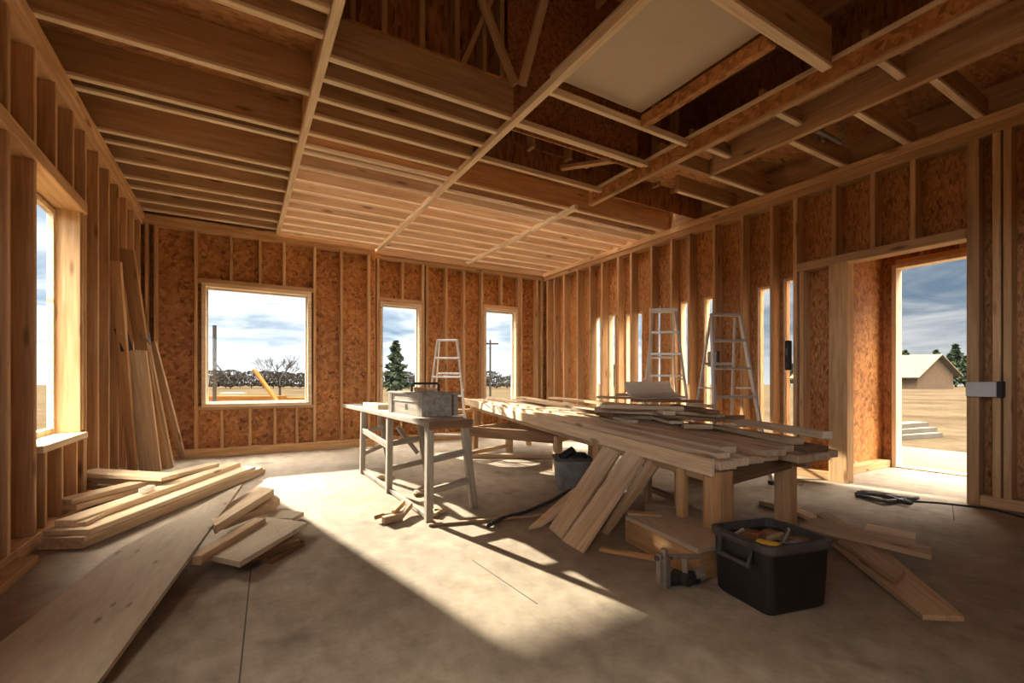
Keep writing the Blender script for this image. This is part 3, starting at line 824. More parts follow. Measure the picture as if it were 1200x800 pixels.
tboard(.10, 5.4, .465, .64, -.065, .05, 'pale', 'fourth flat board from the front, mid table')
tboard(-.02, 5.3, .645, .82, -.065, .05, 'worn', 'fifth flat board, beneath the offcut heap on the table')
tboard(.0, 5.2, .825, .99, -.065, .05, 'worn', 'sixth flat board, towards the back of the work table')
tboard(.05, 5.0, .995, 1.14, -.065, .05, 'worn', 'rearmost flat board along the far edge of the work table')
tboard(.05, 4.6, .03, .17, -.014, .035, 'pale', 'upper layer board stepped back behind the front edge board')
tboard(.18, 4.9, .20, .36, -.014, .045, 'pale', 'upper layer board with a square near end above the table leg')
tboard(.0, 3.2, .40, .58, -.014, .045, 'worn', 'short upper layer board reaching out near the table end')
tboard(.10, 2.9, .60, .78, -.014, .04, 'worn', 'upper layer board half hidden by the offcut heap')
tboard(.02, 2.6, .80, 1.0, -.014, .04, 'dark_wood', 'dark board at the near back corner of the work table')
tboard(1.9, 4.8, .62, .82, .028, .03, 'pale', 'third layer board lying far along the table towards the back wall')
loose(board('board', at(838, 489, .70) , at(970, 510, .70), .07, .05, M['pale']), 'pale batten poking out past the table end with a dark tip', 'board', G5)
loose(board('board', at(812, 497, .655), at(935, 517, .655), .10, .045, M['worn']), 'brown board lying below the pale batten with the dark tip', 'board', G5)
# offcut heap on the table: (start px, py) (end px, py) level width thickness
G6 = 'offcuts heaped on the work table'
# each: (px, py) ends, height of its upper face above the table boards, width, thickness
def att(px, py, hh):                       # a photo pixel resting on a level hh above the sloping table top
    nn_ = V.cross(U); nn_ = nn_ if nn_.z > 0 else -nn_
    dr = atd(px, py, 1.0) - Vector((0, 0, CH))
    o_c = Vector((0, 0, CH))
    return o_c + dr * (((E0 + nn_ * hh - o_c).dot(nn_)) / dr.dot(nn_))
heap = [
 ((660, 472), (742, 494), .06, .10, .028, 'pale', 'pale plank lying slantwise with its square end facing the front, left of the heap'),
 ((716, 474), (792, 495), .075, .12, .028, 'pale', 'pale plank right of the slantwise one, end facing the bin'),
 ((690, 470), (800, 482), .15, .14, .03, 'worn', 'brown plank crossing the heap from the left'),
 ((672, 479), (716, 486), .095, .08, .03, 'dark_wood', 'dark short piece on the left part of the heap'),
 ((700, 465), (798, 468), .225, .16, .025, 'worn', 'broad brown board at the rear top of the heap'),
 ((742, 469), (820, 470), .245, .18, .022, 'dark_wood', 'dark sheet piece under the white curved sheet'),
 ((765, 478), (785, 484), .165, .10, .04, 'pale', 'small pale block in the middle of the heap'),
 ((800, 499), (834, 500), .09, .08, .035, 'worn', 'short block under the dark stack at the right of the heap'),
 ((783, 487), (843, 492), .125, .14, .028, 'dark_wood', 'lowest piece of the dark short stack on the table'),
 ((785, 482), (846, 487), .155, .13, .028, 'worn', 'middle piece of the dark short stack on the table'),
 ((788, 475), (836, 483), .19, .12, .028, 'dark_wood', 'top piece of the dark short stack on the table'),
 ((806, 474), (838, 476), .22, .10, .025, 'worn', 'slim piece resting askew on top of the dark short stack'),
 ((830, 490), (868, 488), .12, .09, .03, 'dark_wood', 'dark strip reaching right from the dark short stack'),
 ((646, 466), (700, 471), .10, .12, .028, 'pale', 'pale board end at the far left of the heap'),
 ((722, 462), (750, 463), .255, .10, .03, 'worn', 'thin piece at the very back of the heap'),
 ((705, 475), (800, 478), .19, .26, .04, 'worn', 'thick brown board in the core of the heap under the rear boards'),
 ((700, 479), (805, 484), .14, .26, .05, 'pale', 'thick pale board in the core of the heap'),
 ((705, 483), (800, 490), .085, .28, .05, 'worn', 'lowest thick board at the bottom of the heap'),
]
for (a, b, z, w, t_, m_, lb) in heap:
    loose(board('offcut', att(*a, z - t_ / 2), att(*b, z - t_ / 2), w, t_, M[m_]), lb, 'offcut', G6)
# white curved sheet of thin translucent plastic
m_ = M['sheet']; nt_ = m_.node_tree
bs_ = [q for q in nt_.nodes if q.type == 'BSDF_PRINCIPLED'][0]; ot_ = [q for q in nt_.nodes if q.type == 'OUTPUT_MATERIAL'][0]
tl_ = N(nt_, 'ShaderNodeBsdfTranslucent'); tl_.inputs[0].default_value = (0.85, 0.82, 0.76, 1)
mx_ = N(nt_, 'ShaderNodeMixShader'); mx_.inputs[0].default_value = 0.7
nt_.links.new(bs_.outputs[0], mx_.inputs[1]); nt_.links.new(tl_.outputs[0], mx_.inputs[2]); nt_.links.new(mx_.outputs[0], ot_.inputs[0])
b = MB()
c0, c1 = att(753, 468, .255), att(806, 465, .255)
ax = (c1 - c0); ay = Vector((-ax.y, ax.x, 0)).normalized()
if ay.y < 0: ay = -ay
for side in (0,):
    rings = []
    prof = [(0.0, 0.0), (.06, .004), (.11, .015), (.15, .04), (.18, .08), (.195, .12), (.20, .15)]
    th = .006
    outer = [c0 + ay * u + Vector((0, 0, z)) for u, z in prof]
    pts_in = [p + Vector((0, 0, th)) - ay * th for p in outer]
    loop = outer + pts_in[::-1]
    b.loft([loop, [p + ax for p in loop]])
loose(b.build('curved_sheet', M['sheet'], smooth=False), 'white curved sheet lying on top of the offcut heap', 'sheet')

# ---- planks leaning against the table front
G7 = 'planks leaning against the front of the work table'
def lean_plank(bl, br, tl, tr, dt, t_, mat, label):
    a, b_ = at(*bl, 0.012), at(*br, 0.012)
    c, d = atd(*tr, dt), atd(*tl, dt + .06)
    o = MB().prism([a, b_, c, d], t_).build('plank', M[mat], None, ((c + d) - (a + b_)))
    loose(o, label, 'plank', G7)
lean_plank((643, 618), (658, 631), (708, 520), (733, 520), 3.78, .02, 'pale', 'second plank from the left leaning on the table front')
lean_plank((659, 633), (682, 647), (738, 522), (764, 522), 3.45, .022, 'pale', 'widest plank leaning on the table front, right beside its twin')
lean_plank((704, 623), (711, 626), (764, 530), (783, 530), 3.32, .02, 'worn', 'rightmost narrow plank leaning on the table front')
loose(slab('plank', [at(619, 618, .03), at(634, 614, .03), at(700, 572, .20), at(672, 571, .16)], .02, M['pale'], (at(700, 572, .2) - at(619, 618, .03))), 'leftmost plank slumped lowest beside the leaning planks', 'plank', G7)

# ---- low platform box under the table
A, B_, C, D = Vector((2.20, 2.27, 0)), Vector((2.09, 1.62, 0)), Vector((2.64, 1.56, 0)), Vector((2.76, 2.18, 0))
pl = empty('platform_box', (A + B_ + C + D) / 4, 'low wooden platform box on the floor beneath the work table', 'platform')
zt = Vector((0, 0, PZ))
MB().prism([p + zt for p in (A, B_, C, D)], .025).build('top', M['ply'], pl, (B_ - A))
cen = (A + B_ + C + D) / 4
for nm, p, q in (('side', A, B_), ('side', D, C), ('end', A, D), ('end', B_, C)):
    inn = (cen - (p + q) / 2).normalized() * .0125
    board(nm, p + inn + Vector((0, 0, .073)), q + inn + Vector((0, 0, .073)), .025, .144, M['pine'], pl)
loose(board('lath', at(703, 643, .012), at(790, 658, .012), .05, .02, M['pine']), 'thin strip of wood on the floor before the platform box', 'lath')
loose(board('offcut', at(735, 601, PZ + .012), at(775, 603, PZ + .012), .07, .02, M['worn']), 'grey brown scrap lying on top of the platform box', 'offcut')
G8 = 'timber scraps under the work table'
loose(board('offcut', at(752, 568, .16), at(800, 588, .10), .05, .04, M['dark_wood']), 'dark bent strip under the table behind the leaning planks', 'offcut', G8)
loose(board('offcut', at(756, 592, .05), at(812, 597, .05), .12, .06, M['worn']), 'brown plank on the floor behind the platform box', 'offcut', G8)
loose(board('stud_offcut', (2.92, 2.75, .001), (2.92, 2.75, .40), .05, .05, M['worn'], None, (0, 1, 0)), 'short upright stud under the table behind the platform box', 'offcut', G8)
loose(board('panel', (2.95, 2.5, .25), (3.5, 2.4, .25), .02, .49, M['worn']), 'brown upright panel standing under the near end of the table', 'panel')

# ---- low bench frame behind
LA, LB_, LC, LD = Vector((2.64, 5.66, 0)), Vector((3.22, 4.43, 0)), Vector((4.10, 4.85, 0)), Vector((3.52, 6.08, 0))
lb = empty('low_bench', (LA + LB_ + LC + LD) / 4, 'low brown timber bench frame standing behind the work table', 'bench')
for p in (LA, LB_, LC, LD):
    board('leg', p, p + Vector((0, 0, .42)), .085, .085, M['worn'], lb, (0, 1, 0))
zz = Vector((0, 0, .40))
board('rail', LA + zz, LB_ + zz, .06, .13, M['dark_wood'], lb)
board('rail', LD + zz, LC + zz, .06, .13, M['dark_wood'], lb)
board('rail', LA + zz, LD + zz, .05, .10, M['worn'], lb)
board('rail', LB_ + zz, LC + zz, .05, .10, M['worn'], lb)
board('foot_rail', LA + Vector((0, 0, .1)), LD + Vector((0, 0, .1)), .04, .05, M['worn'], lb)
loose(board('board', at(545, 533, .03), at(648, 534, .03), .14, .05, M['worn']), 'board lying on the floor under the low bench frame', 'board')
loose(board('board', (1.75, 6.35, .62), (3.1, 6.5, .62), .10, .05, M['pine']), 'brown rail spanning from the grey bench to the work table', 'board')

# ---- grey tote with tools
tc = at(673, 574, 0) + Vector((.06, .12, 0))
tt = empty('tote', tc, 'dusty grey tote full of tools under the work table', 'tote')
def rbox(c, hx, hy, z, r, ang, n=5):
    out = []
    for sx, sy, a0 in ((1, 1, 0), (-1, 1, PI / 2), (-1, -1, PI), (1, -1, 1.5 * PI)):
        for k in range(n):
            a = a0 + PI / 2 * k / (n - 1)
            p = Vector((sx * (hx - r) + r * math.cos(a), sy * (hy - r) + r * math.sin(a), 0))
            p = Matrix.Rotation(ang, 3, 'Z') @ p
            out.append(Vector((c.x + p.x, c.y + p.y, z)))
    return out
MB().loft([rbox(tc, .15, .13, .0, .03, -.5), rbox(tc, .17, .15, .30, .03, -.5), rbox(tc, .155, .135, .30, .03, -.5), rbox(tc, .14, .12, .24, .03, -.5)]).build('tub', M['tote'], tt)
MB().loft([rbox(tc, .185, .165, .28, .03, -.5), rbox(tc, .185, .165, .31, .03, -.5), rbox(tc, .16, .14, .31, .03, -.5), rbox(tc, .16, .14, .28, .03, -.5), ], False, False).build('rim', M['rim'], tt)
t = empty('cordless_tool', tc + Vector((0, 0, .30)), 'dark power tool lying on top of the grey tote', 'power tool')
MB().tube([tc + Vector((-.13, .0, .30)), tc + Vector((.0, -.03, .38))], .04, 10).build('body', M['black'], t)
MB().tube([tc + Vector((-.02, -.02, .34)), tc + Vector((.10, -.08, .33)), tc + Vector((.14, -.06, .30))], .022, 8).build('grip', M['rubber'], t)
t = MB().tube([tc + Vector((-.1, -.1, .29)), tc + Vector((.0, -.1, .335)), tc + Vector((.12, -.02, .32)), tc + Vector((.08, .1, .29))], .014).build('cord', M['rubber'], smooth=True)
loose(t, 'dark cord slung over the rim of the grey tote', 'cord')

# ---- black bin in the foreground
bc = Vector((2.235, 1.325, 0)); ba = math.atan2(-.17, -.985) + PI / 2 - math.radians(22)
bn = empty('storage_bin', bc, 'black plastic bin with a grey rim standing in the right foreground', 'bin')
hx, hy, hb = .166, .176, .31
rings = []
for z, g in ((.004, -.02), (.0, -.012), (.012, 0), (.16, .010), (hb - .03, .022)):
    rings.append(rbox(bc, hx + g - .0, hy + g, max(z, .0) + (.0 if z else .002), .05, ba))
rings = [rbox(bc, hx - .03, hy - .03, .001, .05, ba), rbox(bc, hx - .012, hy - .012, .004, .036, ba), rbox(bc, hx, hy, .02, .036, ba), rbox(bc, hx + .006, hy + .006, .16, .036, ba), rbox(bc, hx + .011, hy + .011, hb, .036, ba),
         rbox(bc, hx + .005, hy + .005, hb, .045, ba), rbox(bc, hx - .01, hy - .01, .10, .045, ba)]
MB().loft(rings).build('tub', M['black'], bn)
MB().loft([rbox(bc, hx + .011, hy + .011, hb - .035, .036, ba), rbox(bc, hx + .023, hy + .023, hb - .02, .04, ba), rbox(bc, hx + .023, hy + .023, hb + .012, .04, ba), rbox(bc, hx + .005, hy + .005, hb + .014, .045, ba), rbox(bc, hx + .003, hy + .003, hb - .03, .045, ba)], False, False).build('rim', M['rim'], bn)
R3 = Matrix.Rotation(ba, 3, 'Z')
def bl(u, v, z): return bc + R3 @ Vector((u, v, 0)) + Vector((0, 0, z))
# which side faces left/front of the picture: test both
cands = [(s, ax_) for s in (1, -1) for ax_ in (0, 1)]
def facing(c):
    v = Vector((c[0], 0, 0)) if c[1] == 0 else Vector((0, c[0], 0))
    return (R3 @ v).dot(Vector((-1.0, -.15, 0)))
hs = max(cands, key=facing)
def hp(side, along, out, z):
    if hs[1] == 0: return bl(side * (hx + .008 + out), along, z)
    return bl(along, side * (hy + .008 + out), z)
for side, nm in ((hs[0], 'handle'), (-hs[0], 'handle')):
    w2 = .098
    MB().tube([hp(side, -w2, .022, hb + .0), hp(side, -w2 * .92, .034, hb - .095), hp(side, w2 * .92, .034, hb - .095), hp(side, w2, .022, hb + .0), hp(side, -w2, .022, hb)], .013, 8).build(nm, M['rim'], bn)
    b = MB(); b.bar(hp(side, -w2 * .9, .004, hb - .05), hp(side, w2 * .9, .004, hb - .05), .012, .085); b.build('handle_recess', M['black'], bn)
G9 = 'tools heaped in the black bin'
def intool(label, name, parts, cat='tool'):
    t = empty(name, bl(parts[0][1][0], parts[0][1][1], parts[0][1][2]), label, cat, G9)
    for (nm, a, b_, w, th, m_) in parts:
        board(nm, bl(*a), bl(*b_), w, th, M[m_], t, (0, 0, 1), .006)
intool('brown wooden block lying among the tools in the black bin', 'mallet', [('head', (-.10, -.06, .275), (.00, -.04, .285), .07, .07, 'rust'), ('handle', (-.05, -.05, .26), (-.02, .12, .285), .028, .028, 'worn')], 'mallet')
intool('yellow handled tool near the front rim of the black bin', 'level', [('body', (.03, -.11, .29), (.12, -.06, .29), .045, .035, 'yellow'), ('cap', (.12, -.06, .29), (.14, -.05, .29), .047, .037, 'black')], 'tool')
intool('grey steel bracket standing up in the middle of the black bin', 'bracket', [('plate', (.03, .03, .25), (.06, .06, .345), .06, .01, 'steel'), ('arm', (.04, .03, .28), (.11, .08, .30), .03, .012, 'steel')], 'bracket')
intool('dark brown board scrap inside the black bin near the back rim', 'scrap', [('piece', (-.12, .10, .27), (.10, .13, .28), .06, .04, 'dark_wood')], 'scrap')
intool('bright metal pliers leaning at the left inside the black bin', 'pliers', [('grip', (-.13, -.13, .26), (-.06, -.10, .325), .014, .014, 'alu'), ('grip', (-.135, -.10, .26), (-.07, -.085, .32), .014, .014, 'alu')], 'pliers')
intool('pale wooden wedge at the front left inside the black bin', 'wedge', [('piece', (-.08, -.15, .275), (.02, -.14, .28), .05, .03, 'pale')], 'wedge')
b = MB()
b.box(bl(0, 0, .23), (.33, .36, .05), R3, .01)
loose(b.build('tool_tray', M['rubber']), 'dark tray of clutter filling the black bin below the tools', 'tray')

# ---- bar clamp beside the bin
q0 = at(784, 690, 0)
cl = empty('bar_clamp', q0, 'grey steel bar clamp standing on the floor left of the black bin', 'clamp')
Lv = Vector((.93, -.36, 0)).normalized()
q0 = q0 + Vector((0, .03, 0))
board('jaw', q0, q0 + Vector((0, 0, .155)), .045, .05, M['steel'], cl, (0, 1, 0), .006)
board('jaw_rib', q0 + Lv * -.03 + Vector((0, .0, .02)), q0 + Lv * -.03 + Vector((0, 0, .175)), .015, .03, M['steel'], cl, (0, 1, 0))
MB().tube([q0 + Vector((0, 0, .15)), q0 + Vector((0, 0, .195))], .018, 10).build('knob', M['steel'], cl)
MB().tube([q0 + Lv * -.05 + Vector((0, 0, .15)), q0 + Lv * .04 + Vector((0, 0, .15))], .014, 10).build('collar', M['rim'], cl)
board('bar', q0 + Lv * .02 + Vector((0, 0, .155)), q0 + Lv * .20 + Vector((0, 0, .145)), .022, .022, M['steel'], cl)
MB().tube([q0 + Lv * .11 + Vector((0, 0, .14)), q0 + Lv * .115 + Vector((0, 0, .06))], .014, 10).build('screw', M['alu'], cl)
MB().tube([q0 + Lv * .03 + Vector((0, .01, .035)), q0 + Lv * .19 + Vector((0, .01, .035))], .034, 12).build('grip', M['black'], cl)
MB().tube([q0 + Lv * .10 + Vector((0, -.045, .04)), q0 + Lv * .10 + Vector((0, .05, .04))], .03, 12).build('wheel', M['rubber'], cl)
MB().tube([q0 + Lv * .17 + Vector((0, .01, .05)), q0 + Lv * .22 + Vector((0, .01, .05))], .036, 12).build('end_cap', M['steel'], cl)

# ---- boards on the floor at the right
G10 = 'boards strewn on the floor right of the bin'
loose(slab('board', [at(1081, 720, .03), at(1130, 722, .03), at(1014, 624, .06), at(972, 632, .06)], .024, M['worn'], (at(1105, 721, .03) - at(990, 628, .06))), 'long board with an angled end, nearest the camera right of the bin', 'board', G10)
loose(slab('board', [at(1050, 679, .075), at(1061, 668, .075), at(1000, 620, .095), at(983, 631, .095)], .028, M['worn'], (at(1055, 674, .075) - at(992, 626, .095))), 'shorter board lying on the long angled board right of the bin', 'board', G10)
loose(slab('board', [at(1092, 650, .10), at(1090, 641, .10), at(955, 606, .15), at(938, 613, .15)], .03, M['worn'], (at(1090, 645, .10) - at(946, 610, .15))), 'long narrow board crossing over the others right of the bin', 'board', G10)
loose(slab('board', [at(1013, 621, .055), at(1073, 631, .055), at(1073, 624, .055), at(1016, 613, .055)], .05, M['worn'], (at(1073, 631, .055) - at(1013, 621, .055))), 'short thick block behind the crossed boards right of the bin', 'board', G10)
loose(slab('board', [at(957, 602, .13), at(985, 621, .13), at(997, 617, .13), at(968, 598, .13)], .03, M['worn'], (at(985, 621, .13) - at(957, 602, .13))), 'short board end sticking up left of the crossed boards', 'board', G10)
loose(board('board', at(930, 597, .03), at(962, 611, .03), .10, .03, M['worn']), 'board end lying on the floor by the far table leg', 'board', G10)
loose(board('board', at(895, 588, .03), at(935, 598, .03), .12, .04, M['worn']), 'board under the table end between its two near legs', 'board')

# ---- cables
b = MB()
base = at(1040, 583, 0)
for k in range(9):
    a = at(1000 + random.uniform(0, 14), 575 + random.uniform(0, 6), .015 + .008 * (k % 3))
    c = at(1040 + random.uniform(-10, 10), 583 + random.uniform(-4, 5), .02 + .01 * (k % 3))
    d = at(1072 + random.uniform(-10, 6), 586 + random.uniform(-3, 4), .015 + .008 * (k % 3))
    b.tube([a, (a + c) / 2 + Vector((.03, .03, .0)), c, d], .016, 6)
loose(b.build('cable_coil', M['rim'], smooth=True), 'heap of grey cables on the floor before the doorway', 'cable')
t = MB().tube([at(1068, 587, .008), at(1100, 589, .008), at(1137, 593, .008), at(1165, 597, .008), at(1200, 606, .008), at(1240, 612, .008)], .008, 6).build('extension_cord', M['rubber'], smooth=True)
loose(t, 'thin dark cord running along the floor under the door post', 'cord')
p = at(1000, 552, 0)
t = empty('scrap_pile', p, 'small twisted wood scraps at the foot of the wide door post', 'scrap')
board('piece', p + Vector((-.05, .0, .02)), p + Vector((.12, -.10, .03)), .05, .03, M['worn'], t)
board('piece', p + Vector((-.02, -.06, .05)), p + Vector((.10, .02, .10)), .03, .03, M['worn'], t)

# ---- boxes on the right wall
t = empty('junction_box', (XR - .03, 1.36, 1.0), 'white metal junction box fixed to the door post on the right', 'junction box')
MB().span(XR - .062, XR - .001, 1.285, 1.475, .93, 1.055, .006).build('box', M['white'], t)
MB().span(XR - .064, XR - .001, 1.245, 1.2845, .925, 1.06, .004).build('end_cap', M['black'], t)
t = empty('outlet_box', (XR, 4.0, 1.35), 'dark square electrical box fixed to a stud behind the right stepladder', 'electrical box')
c = Vector((XR - .03, 3.96, 1.36))
MB().box(c, (.055, .15, .20), None, .005).build('box', M['rim'], t)
MB().box(c + Vector((-.03, 0, 0)), (.008, .13, .18), None, .002).build('cover', M['steel'], t)
t = empty('switch_box', (XR - .03, 2.97, 1.35), 'tall black switch box fixed to the stud left of the wide post', 'electrical box')
MB().box((XR - .035, 2.985, 1.36), (.065, .05, .34), None, .006).build('box', M['black'], t)
MB().box((XR - .072, 2.985, 1.40), (.008, .03, .08), None, .002).build('switch', M['rim'], t)

# ---- stepladders
def ladder(loc, ang, hgt, wb_, wt_, dep, nr, label, mat='alu', cap=True, tint=None, rails=.05):
    t = empty('stepladder', loc, label, 'ladder', 'aluminium stepladders')
    o = Vector(loc)
    wx = Vector((math.cos(ang), math.sin(ang), 0)); wy = Vector((-math.sin(ang), math.cos(ang), 0))
    P = lambda u, v, z: o + wx * u + wy * v + Vector((0, 0, z))
    for s in (-1, 1):
        board('front_rail', P(s * wb_ / 2, -dep / 2, 0), P(s * wt_ / 2, -.02, hgt), .025, rails, M[mat], t, wy)
        board('rear_rail', P(s * (wb_ / 2 - .03), dep / 2, 0), P(s * (wt_ / 2 - .02), .04, hgt - .03), .022, .03, M[mat], t, wy)
        for v, zz_ in ((-dep / 2, 0), (dep / 2, 0)):
            uu = wb_ / 2 if v < 0 else wb_ / 2 - .03
            MB().box(P(s * uu, v, .02), (.04, .06, .04), ang, .004).build('rubber_foot', M['rubber'], t)
    for k in range(1, nr + 1):
        f = k / (nr + 1)
        w_ = wb_ + (wt_ - wb_) * f
        v = -dep / 2 + (dep / 2 - .02) * f
        board('step', P(-w_ / 2, v, hgt * f), P(w_ / 2, v, hgt * f), .07, .028, M[mat], t)
    for f in (.35, .7):
        w_ = wb_ + (wt_ - wb_) * f - .05
        v = dep / 2 + (.04 - dep / 2) * f
        board('rear_brace', P(-w_ / 2, v, hgt * f), P(w_ / 2, v, hgt * f), .02, .03, M[mat], t)
    if cap:
        board('top_cap', P(-wt_ / 2 - .02, .01, hgt + .012), P(wt_ / 2 + .02, .01, hgt + .012), .13, .045, M[mat], t)
    for s in (-1, 1):
        f = .55
        a = P(s * (wb_ + (wt_ - wb_) * f) / 2, -dep / 2 * (1 - f), hgt * f)
        board('spreader', a, a + wy * (dep * (1 - f)), .01, .02, M[mat], t)
    return t, P
t, P = ladder((4.85, 4.30, 0), -YAW - .12, 1.99, .62, .30, .80, 6, 'left one of the two stepladders by the right wall, blue label on a step')
f = 3 / 7
board('label', P(-.13, -.40 * (1 - f) - .05, 1.99 * f - .02), P(.13, -.40 * (1 - f) - .05, 1.99 * f - .02), .006, .05, M['blue'], t)
t, P = ladder((4.60, 3.22, 0), -YAW + .1, 1.80, .60, .32, .70, 5, 'right one of the two stepladders by the right wall, in front of the dark box', cap=False)
board('top_step', P(-.17, -.02, 1.79), P(.17, -.02, 1.79), .08, .03, M['alu'], t)
t, P = ladder((2.74, 6.60, 0), -YAW, 1.70, .66, .30, .62, 5, 'stepladder standing before the back wall behind the toolbox', cap=False)
board('top_step', P(-.15, -.02, 1.69), P(.15, -.02, 1.69), .07, .03, M['alu'], t)

# ================================================================== OUTSIDE
g = MB().span(-220, 260, -200, 320, -0.6, -0.2)
tag(g.build('ground', M['ground'], origin=(0, 0, 0)), kind='structure')
sl = MB().span(7.05, 9.6, -1.5, 4.0, -0.2, -0.02)
tag(sl.build('concrete_apron', M['apron'], origin=(0, 0, 0)), kind='structure')
def ray(px, d): return atd(px, HY, d)
# barn seen through the door
bp = ray(1092, 92.0); GZ = -0.2
bn2 = empty('barn', (bp.x, bp.y, GZ), 'weathered wooden barn with a pale plank roof out in the field', 'barn')
fw = Vector((S_, C_, 0)); rt = Vector((C_, -S_, 0))
gx = (rt * .94 + fw * .34).normalized(); gy = Vector((-gx.y, gx.x, 0))
O = ray(1075, 88.0); O.z = GZ
WB_, LB2, EH, RH = 11.0, 19.0, 3.2, 6.6
Q = lambda u, v, z: O + gx * u + gy * v + Vector((0, 0, z))
gxl = -gx
# gable end faces the camera, body runs off to the left rear
ax2 = (rt * -.80 + fw * .60).normalized()
Q = lambda u, v, z: O + gx * u + ax2 * v + Vector((0, 0, z))
b = MB()
b.loft([[Q(0, 0, 0), Q(WB_, 0, 0), Q(WB_, 0, EH), Q(WB_ / 2, 0, RH), Q(0, 0, EH)], [Q(0, LB2, 0), Q(WB_, LB2, 0), Q(WB_, LB2, EH), Q(WB_ / 2, LB2, RH), Q(0, LB2, EH)]])
b.build('body', M['barn'], bn2, (0, 0, 1))
for s in (0, 1):
    e = Q(-1.6 if s == 0 else WB_ + 1.0, 0, EH - (1.0 if s == 0 else .6)); r_ = Q(WB_ / 2, 0, RH + .1)
    ov = ax2 * -1.0
    MB().prism([e + ov, r_ + ov, r_ + ax2 * (LB2 + 1), e + ax2 * (LB2 + 1)], .25).build('roof', M['shingle'], bn2, ax2)
MB().loft([[Q(-.1, 3, 0), Q(-.1, 3, 2.2), Q(-.2, 3, 2.2), Q(-.2, 3, 0)], [Q(-.1, 14, 0), Q(-.1, 14, 2.2), Q(-.2, 14, 2.2), Q(-.2, 14, 0)]]).build('side_door', M['shingle'], bn2)
# lumber stack just outside the door
for k, (a, b_, z, lb) in enumerate([((1046, 507), (1096, 498), .02, 'lowest pale board of the outdoor lumber seen through the doorway'), ((1046, 503), (1090, 496), .12, 'middle pale board of the outdoor lumber seen through the doorway'), ((1048, 499), (1080, 494), .22, 'uppermost pale board of the outdoor lumber seen through the doorway')]):
    dd_ = 10.2 + k * .25
    p, q = ray(a[0] - 4, dd_), ray(b_[0] - 2, dd_ + .6)
    p.z = q.z = -.2 + .05 + k * .10
    loose(board('board', p, q, .35, .10, M['apron']), lb, 'board', 'lumber outside the doorway')

def leafy(name, mat, base, height, rad, nleaf, shape, seed, parent=None, ls=0.16):
    rnd = random.Random(seed)
    b = MB()
    for k in range(nleaf):
        f = rnd.random()
        if shape == 'cone':
            rr = rad * (1 - f) ** .8 * (0.75 + .35 * math.sin(f * 34 + seed)) + .05
            z = height * (.10 + .90 * f)
        else:
            rr = rad * math.sqrt(max(0.02, 1 - (2 * f - 1) ** 2)) * (0.8 + .4 * rnd.random())
            z = height * (.12 + .88 * f)
        a = rnd.uniform(0, 2 * PI)
        q = rr * math.sqrt(rnd.uniform(.25, 1))
        c = Vector((q * math.cos(a), q * math.sin(a), z))
        s = height * ls * rnd.uniform(.5, 1.0) * .5
        d1_ = Vector((rnd.uniform(-1, 1), rnd.uniform(-1, 1), rnd.uniform(-.6, .6))).normalized()
        d2_ = d1_.cross(Vector((rnd.uniform(-1, 1), rnd.uniform(-1, 1), rnd.uniform(-1, 1)))).normalized()
        vs = [b.bm.verts.new(c + d1_ * s * u + d2_ * s * v * .5) for u, v in ((-1, 0), (0, -1), (1, 0), (0, 1))]
        b.bm.faces.new(vs)
    return b
def tree(name, loc, height, rad, nleaf, shape, mat, label, cat, group, seed):
    t = empty(name, loc, label, cat, group)
    b = leafy('crown', None, None, height, rad, nleaf, shape, seed)
    for v in b.bm.verts: v.co += Vector(loc)
    b.build('crown', M[mat], t)
    MB().tube([Vector(loc), Vector(loc) + Vector((0, 0, height * .85))], height * .025, 7, height * .006).build('trunk', M['bark'], t)
    return t
def copy_tree(o, loc, sc):
    c = o.copy(); COL.objects.link(c)
    c.matrix_basis = Matrix.Translation(loc) @ Matrix.Rotation(random.uniform(0, 6), 4, 'Z') @ Matrix.Diagonal((sc, sc, sc, 1))
    for ch in o.children:
        k = ch.copy(); COL.objects.link(k); k.parent = c
    return c
# conifer outside the tall window
p = ray(464, 46.0); p.z = GZ
tree('conifer', p, 5.3, 1.55, 900, 'cone', 'leaf', 'lone dark conifer outside the tall window behind the toolbox', 'tree', None, 4)
# treeline beyond the big back window
proto = None
k = 0
for px in range(120, 640, 11):
    d = 95 + random.uniform(-8, 12)
    p = ray(px + random.uniform(-4, 4), d); p.z = GZ
    if proto is None:
        proto = tree('distant_tree', p, 3.0, 2.4, 900, 'round', 'brush', 'bushy grey brown tree in the treeline behind the field', 'tree', 'trees in the distant treeline', 9)
    else:
        copy_tree(proto, p, random.uniform(.75, 1.25))
# taller trees behind the barn
p0 = None
for px, hh in ((1052, 1.0), (1061, 1.15), (1070, .75), (1084, .85), (1097, 1.15), (1103, .95), (1113, 1.0), (1120, 1.35), (1131, .95), (1142, .9), (1160, 1.1), (1035, .9), (960, .8), (925, .9), (720, .7), (735, .8)):
    p = ray(px, 122 + random.uniform(-5, 5)); p.z = GZ
    if p0 is None:
        p0 = tree('evergreen', p, 8.6, 2.6, 700, 'cone', 'leaf', 'dark evergreen standing in the row behind the barn', 'tree', 'evergreens behind the barn', 21)
    else:
        copy_tree(p0, p, hh)
